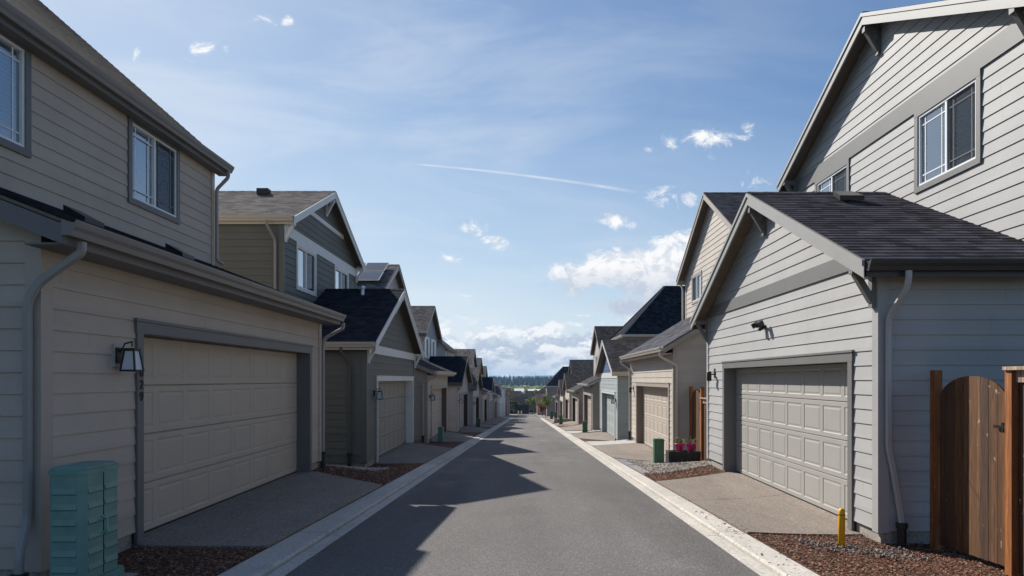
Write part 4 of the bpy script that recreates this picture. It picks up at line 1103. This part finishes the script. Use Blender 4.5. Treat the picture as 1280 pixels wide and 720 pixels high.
def pedestal(s, x, y, label, h=.62, w=.24, col=(.05, .13, .075), tilt=0):
    X = s*x; z = G(X, y) + .01
    root = empty('utility_pedestal', (X, y, z), label=label, cat='utility pedestal', group='green utility pedestals along the alley')
    m = simple('green_enamel', col, .45); c = .03
    def ring(k, zz, sl=0): return [(X+a*k, y+b*k, z+zz+sl*b) for a, b in ((-w/2, -w/2+c), (-w/2+c, -w/2), (w/2-c, -w/2), (w/2, -w/2+c), (w/2, w/2-c), (w/2-c, w/2), (-w/2+c, w/2), (-w/2, w/2-c))]
    bm = NB(); prism(bm, ring(1, 0), (0, 0, h-.03)); obj('body', bm, m, root, bevel=.006)
    bm = NB(); prism(bm, ring(1.08, h-.05), (0, 0, .035)); prism(bm, ring(.95, h-.014), (0, 0, .02)); obj('cap', bm, m, root, bevel=.006)
    bm = NB(); prism(bm, ring(1.15, -.03), (0, 0, .07)); obj('base', bm, m, root, bevel=.004)
    return root
pedestal(1, 3.30, 16.1, 'dark green utility pedestal beside the timber planter box', .62, .24)
pedestal(-1, 3.62, 27.3, 'green utility pedestal in front of the tan solar-panelled house', .62, .22, (.10, .24, .17))
pedestal(1, 3.35, 36.9, 'green utility pedestal on the pale slab past the blue-green garage', .62, .28)
pedestal(-1, 3.5, 47.0, 'dark green utility pedestal on the left before the brown gabled garage', .65, .3, (.05, .1, .08))
pedestal(1, 3.0, 56.0, 'green utility pedestal on the right in front of the cream gabled house', .8, .3)
pedestal(1, 3.3, 72.5, 'green utility pedestal on the right, second farthest', 1.0, .35)
pedestal(1, 3.3, 84.2, 'farthest green utility pedestal on the right', 1.1, .4)
# yellow gas marker
x, y = 3.52, 7.2; z = G(x, y)
root = empty('marker_post', (x, y, z), label='short yellow marker post in the bark mulch', cat='marker post')
bm = bmesh.new(); lathe(bm, (x, y, z-.1), [(.036, 0), (.036, .49), (.032, .515), (.02, .533), (.004, .54)], 20)
t = T('yellow_plastic'); t.bsdf((.78, .42, .012), .4, None, 0, .4); obj('post', bm, t.m, root, smooth=True)
bm = bmesh.new(); lathe(bm, (x, y, z+.36), [(.0368, 0), (.0368, .012)], 20); obj('band', bm, simple('black_band', (.25, .14, .01), .5), root)
# planter box of dark timber with pots
bx0, bx1, by0, by1 = 3.56, 4.36, 16.12, 16.5; z = G(3.9, 16.3)
root = empty('planter_box', (3.95, 16.3, z), label='low dark timber planter box by the gate', cat='planter')
bm = NB(); tm = wood((.035, .03, .03), 'stained_timber')
for k in range(2):
    zz = z + k*.165
    box(bm, (bx0, by0, zz+.003), (bx1, by0+.05, zz+.16)); box(bm, (bx0, by1-.05, zz+.003), (bx1, by1, zz+.16))
    box(bm, (bx0, by0+.051, zz+.003), (bx0+.05, by1-.051, zz+.16)); box(bm, (bx1-.05, by0+.051, zz+.003), (bx1, by1-.051, zz+.16))
obj('boards', bm, tm, root, bevel=.006)
bm = NB(); box(bm, (bx0+.051, by0+.051, z), (bx1-.051, by1-.051, z+.29)); obj('soil', bm, M['gravel'], root)
def pot(x, y, z, lab, seed):
    rnd = random.Random(seed)
    root = empty('potted_plant', (x, y, z), label=lab, cat='potted plant', group='pink pots on the planter box')
    bm = bmesh.new(); lathe(bm, (x, y, z), [(.075, 0), (.105, .17), (.122, .175), (.126, .23), (.112, .232), (.105, .2)], 20); obj('pot', bm, simple('magenta_glaze', (.50, .02, .16), .3), root, smooth=True)
    bm = NB()
    for _ in range(46):
        a = rnd.uniform(0, 6.28); b = Vector((x+math.cos(a)*.04, y+math.sin(a)*.04, z+.2)); e = b + Vector((math.cos(a)*rnd.uniform(.02, .13), math.sin(a)*rnd.uniform(.02, .13), rnd.uniform(.05, .2)))
        sd = Vector((-math.sin(a), math.cos(a), 0))*.016; mm = (b+e)/2
        face(bm, [b, mm+sd, e, mm-sd])
    obj('foliage', bm, leaf_mat('pot_leaves', (.10, .17, .04), (.25, .30, .10)), root)
    bm = bmesh.new()
    for _ in range(9):
        a = rnd.uniform(0, 6.28); r = rnd.uniform(.02, .12); lathe(bm, (x+math.cos(a)*r, y+math.sin(a)*r, z+rnd.uniform(.24, .38)), [(.002, 0), (.016, .008), (.008, .018)], 6)
    obj('flowers', bm, simple('petals', (.65, .12, .25), .6), root)
pot(3.87, 16.28, z+.29, 'left one of the two magenta flowerpots on the planter box', 1)
pot(4.15, 16.28, z+.29, 'right one of the two magenta flowerpots on the planter box, nearer the gate', 2)
# rock edging heap on the right farther down
rnd = random.Random(9); x, y = 3.4, 61.8
root = empty('stone_edging', (x, y, G(x, y)), label='low stack of grey landscaping blocks on the right before the broad dark garage', cat='landscape wall')
for r_ in range(2):
    bm = bmesh.new()
    for k in range(7): 
        xx = 2.75 + k*.28 + r_*.1; box_z = G(x, y)+r_*.2
        b_ = bmesh.ops.create_cube(bm, size=1)['verts']
        for v in b_: v.co = Vector((xx + v.co.x*.26, y + v.co.y*.3 + rnd.uniform(-.02, .02), box_z + .1 + v.co.z*.19))
    obj('block_course', bm, M['foundation'], root, bevel=.02)
for k, (x, lab) in enumerate(((-1.85, 'left white bollard at the far end of the alley'), (-1.15, 'right white bollard at the far end of the alley'))):
    bm = bmesh.new(); lathe(bm, (x, 150, road_z(150)), [(.14, 0), (.14, .85), (.1, .95), (.03, 1.0)], 12)
    obj('bollard', bm, simple('white_paint', (.8, .8, .8), .5), label=lab, cat='bollard', group='white bollards')
# scattered ground stuff
scatter('wood_chips', 1, (3.2, 8.6, 3.2, 8.2, 2.50, 5.6), 22000, .024, chips, seed=1, label='reddish bark chips round the yellow marker post', cat='bark mulch')
scatter('wood_chips', 1, (12.35, 13.9, 13.95, 15.0, 2.50, 4.2), 3000, .035, chips, seed=2, label='bark chips between the grey and cream houses', cat='bark mulch')
scatter('wood_chips', -1, (3.5, 6.45, 3.5, 6.65, 2.62, 4.0), 8000, .024, chips, seed=3, label='bark chips under the teal utility cabinet', cat='bark mulch')
scatter('wood_chips', -1, (11.8, 16.4, 12.35, 17.3, 2.62, 5.5), 7000, .036, chips, seed=4, label='bark chips between the taupe and grey-green houses', cat='bark mulch')
scatter('gravel', 1, (6.7, 7.25, 6.9, 7.6, 3.0, 4.4), 380, .022, stones2, th=.8, lift=.008, seed=5, asp=(1, 1.6), label='pale gravel patch behind the yellow marker post', cat='gravel')
scatter('gravel', 1, (13.6, 17.4, 15.0, 18.5, 2.7, 4.5), 8000, .028, stones3, th=.7, lift=.006, seed=6, asp=(1, 1.6), label='pale gravel round the planter box', cat='gravel')
scatter('gravel', -1, (13.6, 15.0, 13.4, 16.0, 3.2, 5.6), 3500, .035, stones, th=.7, lift=.006, seed=7, asp=(1, 1.6), label='dark gravel patch beside the grey-green house', cat='gravel')
scatter('leaf_litter', 1, (4.6, 8.6, 4.6, 8.6, 2.15, 2.47), 60, .025, chips, seed=8, lift=.05, label='few bark chips spilled on the right kerb', cat='bark mulch')

# ------------------------------------------------------------------ air
bm = bmesh.new(); prism(bm, [(-6300, -700, -19), (6300, -700, -19), (6300, 7700, -19), (-6300, 7700, -19)], (0, 0, 66))
hm = bpy.data.materials.new('haze'); hm.use_nodes = True; ht = hm.node_tree; ht.nodes.clear()
ho = ht.nodes.new('ShaderNodeOutputMaterial'); hv = ht.nodes.new('ShaderNodeVolumePrincipled')
hv.inputs['Color'].default_value = (.42, .68, 1, 1); hv.inputs['Density'].default_value = .0001; hv.inputs['Anisotropy'].default_value = .25
ht.links.new(hv.outputs[0], ho.inputs['Volume'])
obj('haze', bm, hm, kind='stuff', label='thin blue haze in the air over the valley', cat='haze')
# ------------------------------------------------------------------ camera
cam = bpy.data.cameras.new('camera'); co = bpy.data.objects.new('camera', cam); COL.objects.link(co)
co.location = (0, 0, EYE); co.rotation_euler = (R(90), 0, 0)
cam.sensor_width = 36; cam.lens = 806/1280*36; cam.shift_x = -18/1280; cam.shift_y = 114/1280
cam.clip_start = .05; cam.clip_end = 30000
SC.camera = co

# ------------------------------------------------------------------ sun and sky
elev = math.atan(1/math.hypot(SUN_A, SUN_B)); azl = math.atan2(SUN_A, SUN_B)   # azimuth, left of +Y
sd = Vector((-math.sin(azl)*math.cos(elev), math.cos(azl)*math.cos(elev), math.sin(elev)))
sun = bpy.data.lights.new('sun', 'SUN'); sun.energy = 5.0; sun.angle = R(.53); sun.color = (1, .95, .87)
so = bpy.data.objects.new('sun', sun); COL.objects.link(so); so.rotation_euler = sd.to_track_quat('Z', 'Y').to_euler(); so.location = (-20, 30, 40)

w = bpy.data.worlds.new('World'); SC.world = w; w.use_nodes = True
class W(T):
    def __init__(s): s.t = w.node_tree; s.t.nodes.clear(); s.out = s.n('ShaderNodeOutputWorld')
t = W()
sky = t.n('ShaderNodeTexSky'); sky.sky_type = 'NISHITA'; sky.sun_disc = False; sky.sun_elevation = elev
sky.sun_rotation = -azl; sky.air_density = 1.0; sky.dust_density = .25; sky.ozone_density = 1.6; sky.altitude = 50
tc = t.n('ShaderNodeTexCoord'); sp = t.n('ShaderNodeSeparateXYZ'); t.l(tc.outputs['Generated'], sp.inputs[0])
dx, dy, dz = sp.outputs
fwd = t.rng(dy, .03, .12); yy = t.math('MAXIMUM', dy, .03)
u = t.math('DIVIDE', dx, yy); v = t.math('DIVIDE', dz, yy)
cb = t.n('ShaderNodeCombineXYZ'); t.l(u, cb.inputs[0]); t.l(v, cb.inputs[1]); P = cb.outputs[0]
n1 = t.noise(t.mapping(P, (1, 1.35, 1)), 19, 12, .68, .45)
n2 = t.noise(t.mapping(P, (1, 1.35, 1), (.009, -.016, 0)), 19, 12, .68, .45)
n3 = t.noise(t.mapping(P, (1, 1.35, 1), (3, 1, 0)), 5.5, 7, .58, .2)
CL = [(876, 174, 44, 19, 1), (811, 187, 11, 6, .8), (936, 157, 11, 7, .5), (768, 275, 28, 12, 1), (848, 249, 32, 16, .75), (562, 323, 20, 10, .9), (592, 287, 14, 10, .6), (620, 302, 20, 10, .75),
      (258, 64, 26, 16, .7), (362, 27, 9, 7, .9), (172, 68, 9, 9, .7), (942, 224, 14, 8, .4), (320, 25, 14, 8, .4),
      (735, 345, 72, 24, 2.0), (800, 342, 92, 38, 2.4), (852, 322, 60, 34, 2.0), (788, 382, 46, 17, 1.8), (700, 345, 26, 12, 1.0)]
D = None; SHD = None
for (px, py, rx, ry, k) in CL:
    a = t.math('MULTIPLY', t.math('SUBTRACT', u, (px-658)/806), 806/rx); b = t.math('MULTIPLY', t.math('SUBTRACT', v, (474-py)/806), 806/ry)
    d = t.math('SQRT', t.math('ADD', t.math('MULTIPLY', a, a), t.math('MULTIPLY', b, b)))
    d = t.math('MULTIPLY', t.math('SUBTRACT', 1, d), k); D = d if D is None else t.math('MAXIMUM', D, d)
Dn = t.math('ADD', t.math('MAXIMUM', D, -1.2), t.math('MULTIPLY', t.math('SUBTRACT', n1, .53), 5.2))
m1 = t.rng(Dn, -.1, .95, smooth=True)
# horizon bank
bank = t.math('SUBTRACT', 1, t.math('DIVIDE', t.math('ABSOLUTE', t.math('SUBTRACT', v, .040)), .047))
nb = t.noise(t.mapping(P, (1, 1.9, 1), (5, 2, 0)), 15, 12, .64, .35)
bm_ = t.math('ADD', bank, t.math('MULTIPLY', t.math('SUBTRACT', nb, .48), 4.6))
m2 = t.math('MULTIPLY', t.rng(bm_, .0, .6, smooth=True), .96)
nb2 = t.noise(t.mapping(P, (1, 1.9, 1), (5.01, 1.975, 0)), 15, 12, .64, .35)
# cirrus veil, plus pale gradients added to brighten the sky ahead
ci = t.noise(t.mapping(P, (1, 3.5, 1), (1, 4, 0)), 2.1, 6, .6, .6)
m3 = t.math('ADD', t.math('MULTIPLY', t.rng(ci, .36, .72, 0, .34, smooth=True), t.rng(u, .55, -.1, .1, 1)), t.math('ADD', t.rng(u, .45, -.5, 0, .20), t.rng(v, .42, .03, 0, .38)), clamp=True)
# contrail
x0, y0_, x1, y1_ = (517-658)/806, (474-205)/806, (800-658)/806, (474-241)/806
L = math.hypot(x1-x0, y1_-y0_); ex, ey = (x1-x0)/L, (y1_-y0_)/L
au = t.math('SUBTRACT', u, x0); av = t.math('SUBTRACT', v, y0_)
al = t.math('ADD', t.math('MULTIPLY', au, ex), t.math('MULTIPLY', av, ey)); pe = t.math('ADD', t.math('MULTIPLY', au, -ey), t.math('MULTIPLY', av, ex))
pe = t.math('ADD', pe, t.math('MULTIPLY', t.math('MULTIPLY', al, t.math('SUBTRACT', al, L)), .13))
wd = t.rng(al, 0, L, .0022, .0034)
m4 = t.math('MULTIPLY', t.rng(t.math('DIVIDE', t.math('ABSOLUTE', pe), wd), 1, .2, 0, .42, smooth=True), t.math('MULTIPLY', t.rng(al, 0, .02), t.rng(al, L, L-.05)))
m4 = t.math('MULTIPLY', m4, t.rng(n1, .3, .6, .45, 1))
skyc = t.mix(1., sky.outputs[0], (1.05, 1.22, 1.47), 'MULTIPLY')
sc_ = t.n('ShaderNodeSeparateColor'); t.l(skyc, sc_.inputs[0]); cc_ = t.n('ShaderNodeCombineColor')
for i in range(3):
    q_ = sc_.outputs[i]
    t.l(t.math('DIVIDE', q_, t.math('SQRT', t.math('ADD', 1, t.math('MULTIPLY', t.math('MULTIPLY', q_, q_), 1/196.)))), cc_.inputs[i])
skyc = cc_.outputs[0]
lit1 = t.rng(t.math('SUBTRACT', n1, n2), -.05, .05, .0, 1.)
thick = t.rng(Dn, .8, 3.2, 1, .84)
vsh = t.rng(t.math('ADD', v, t.math('MULTIPLY', t.math('SUBTRACT', n1, .5), .06)), (474-368)/806, (474-330)/806, .38, 1)      # the big cumulus has a grey base
l1 = t.math('MULTIPLY', t.math('MULTIPLY', t.rng(lit1, 0, 1, .62, 1.05), thick), vsh)
litb = t.rng(t.math('SUBTRACT', nb, nb2), -.05, .06, .0, 1.)
KW = 11.0; 
white = (1.0*KW, 1.0*KW, 1.01*KW); grey = (.40*KW, .50*KW, .66*KW)
c1 = t.mix(l1, grey, white); c2 = t.mix(t.math('MULTIPLY', t.rng(litb, 0, 1, .2, 1.), t.rng(v, .012, .055, .35, 1.05)), grey, (.95*KW, .97*KW, 1.0*KW))
c = t.mix(t.math('MULTIPLY', m3, fwd), skyc, (.80*KW, .86*KW, .93*KW))
c = t.mix(t.math('MULTIPLY', m4, fwd), c, white)
c = t.mix(t.math('MULTIPLY', m2, fwd), c, c2)
c = t.mix(t.math('MULTIPLY', m1, fwd), c, c1)
bg = t.n('ShaderNodeBackground'); t.l(c, bg.inputs[0]); bg.inputs[1].default_value = .07; t.l(bg.outputs[0], t.out.inputs[0])

SC.render.engine = 'CYCLES'
SC.view_settings.view_transform = 'Standard'; SC.view_settings.look = 'None'; SC.view_settings.exposure = .35; SC.view_settings.gamma = 1
SC.cycles.max_bounces = 8; SC.cycles.diffuse_bounces = 4; SC.cycles.transparent_max_bounces = 12
SC.render.resolution_x = 1024; SC.render.resolution_y = 576
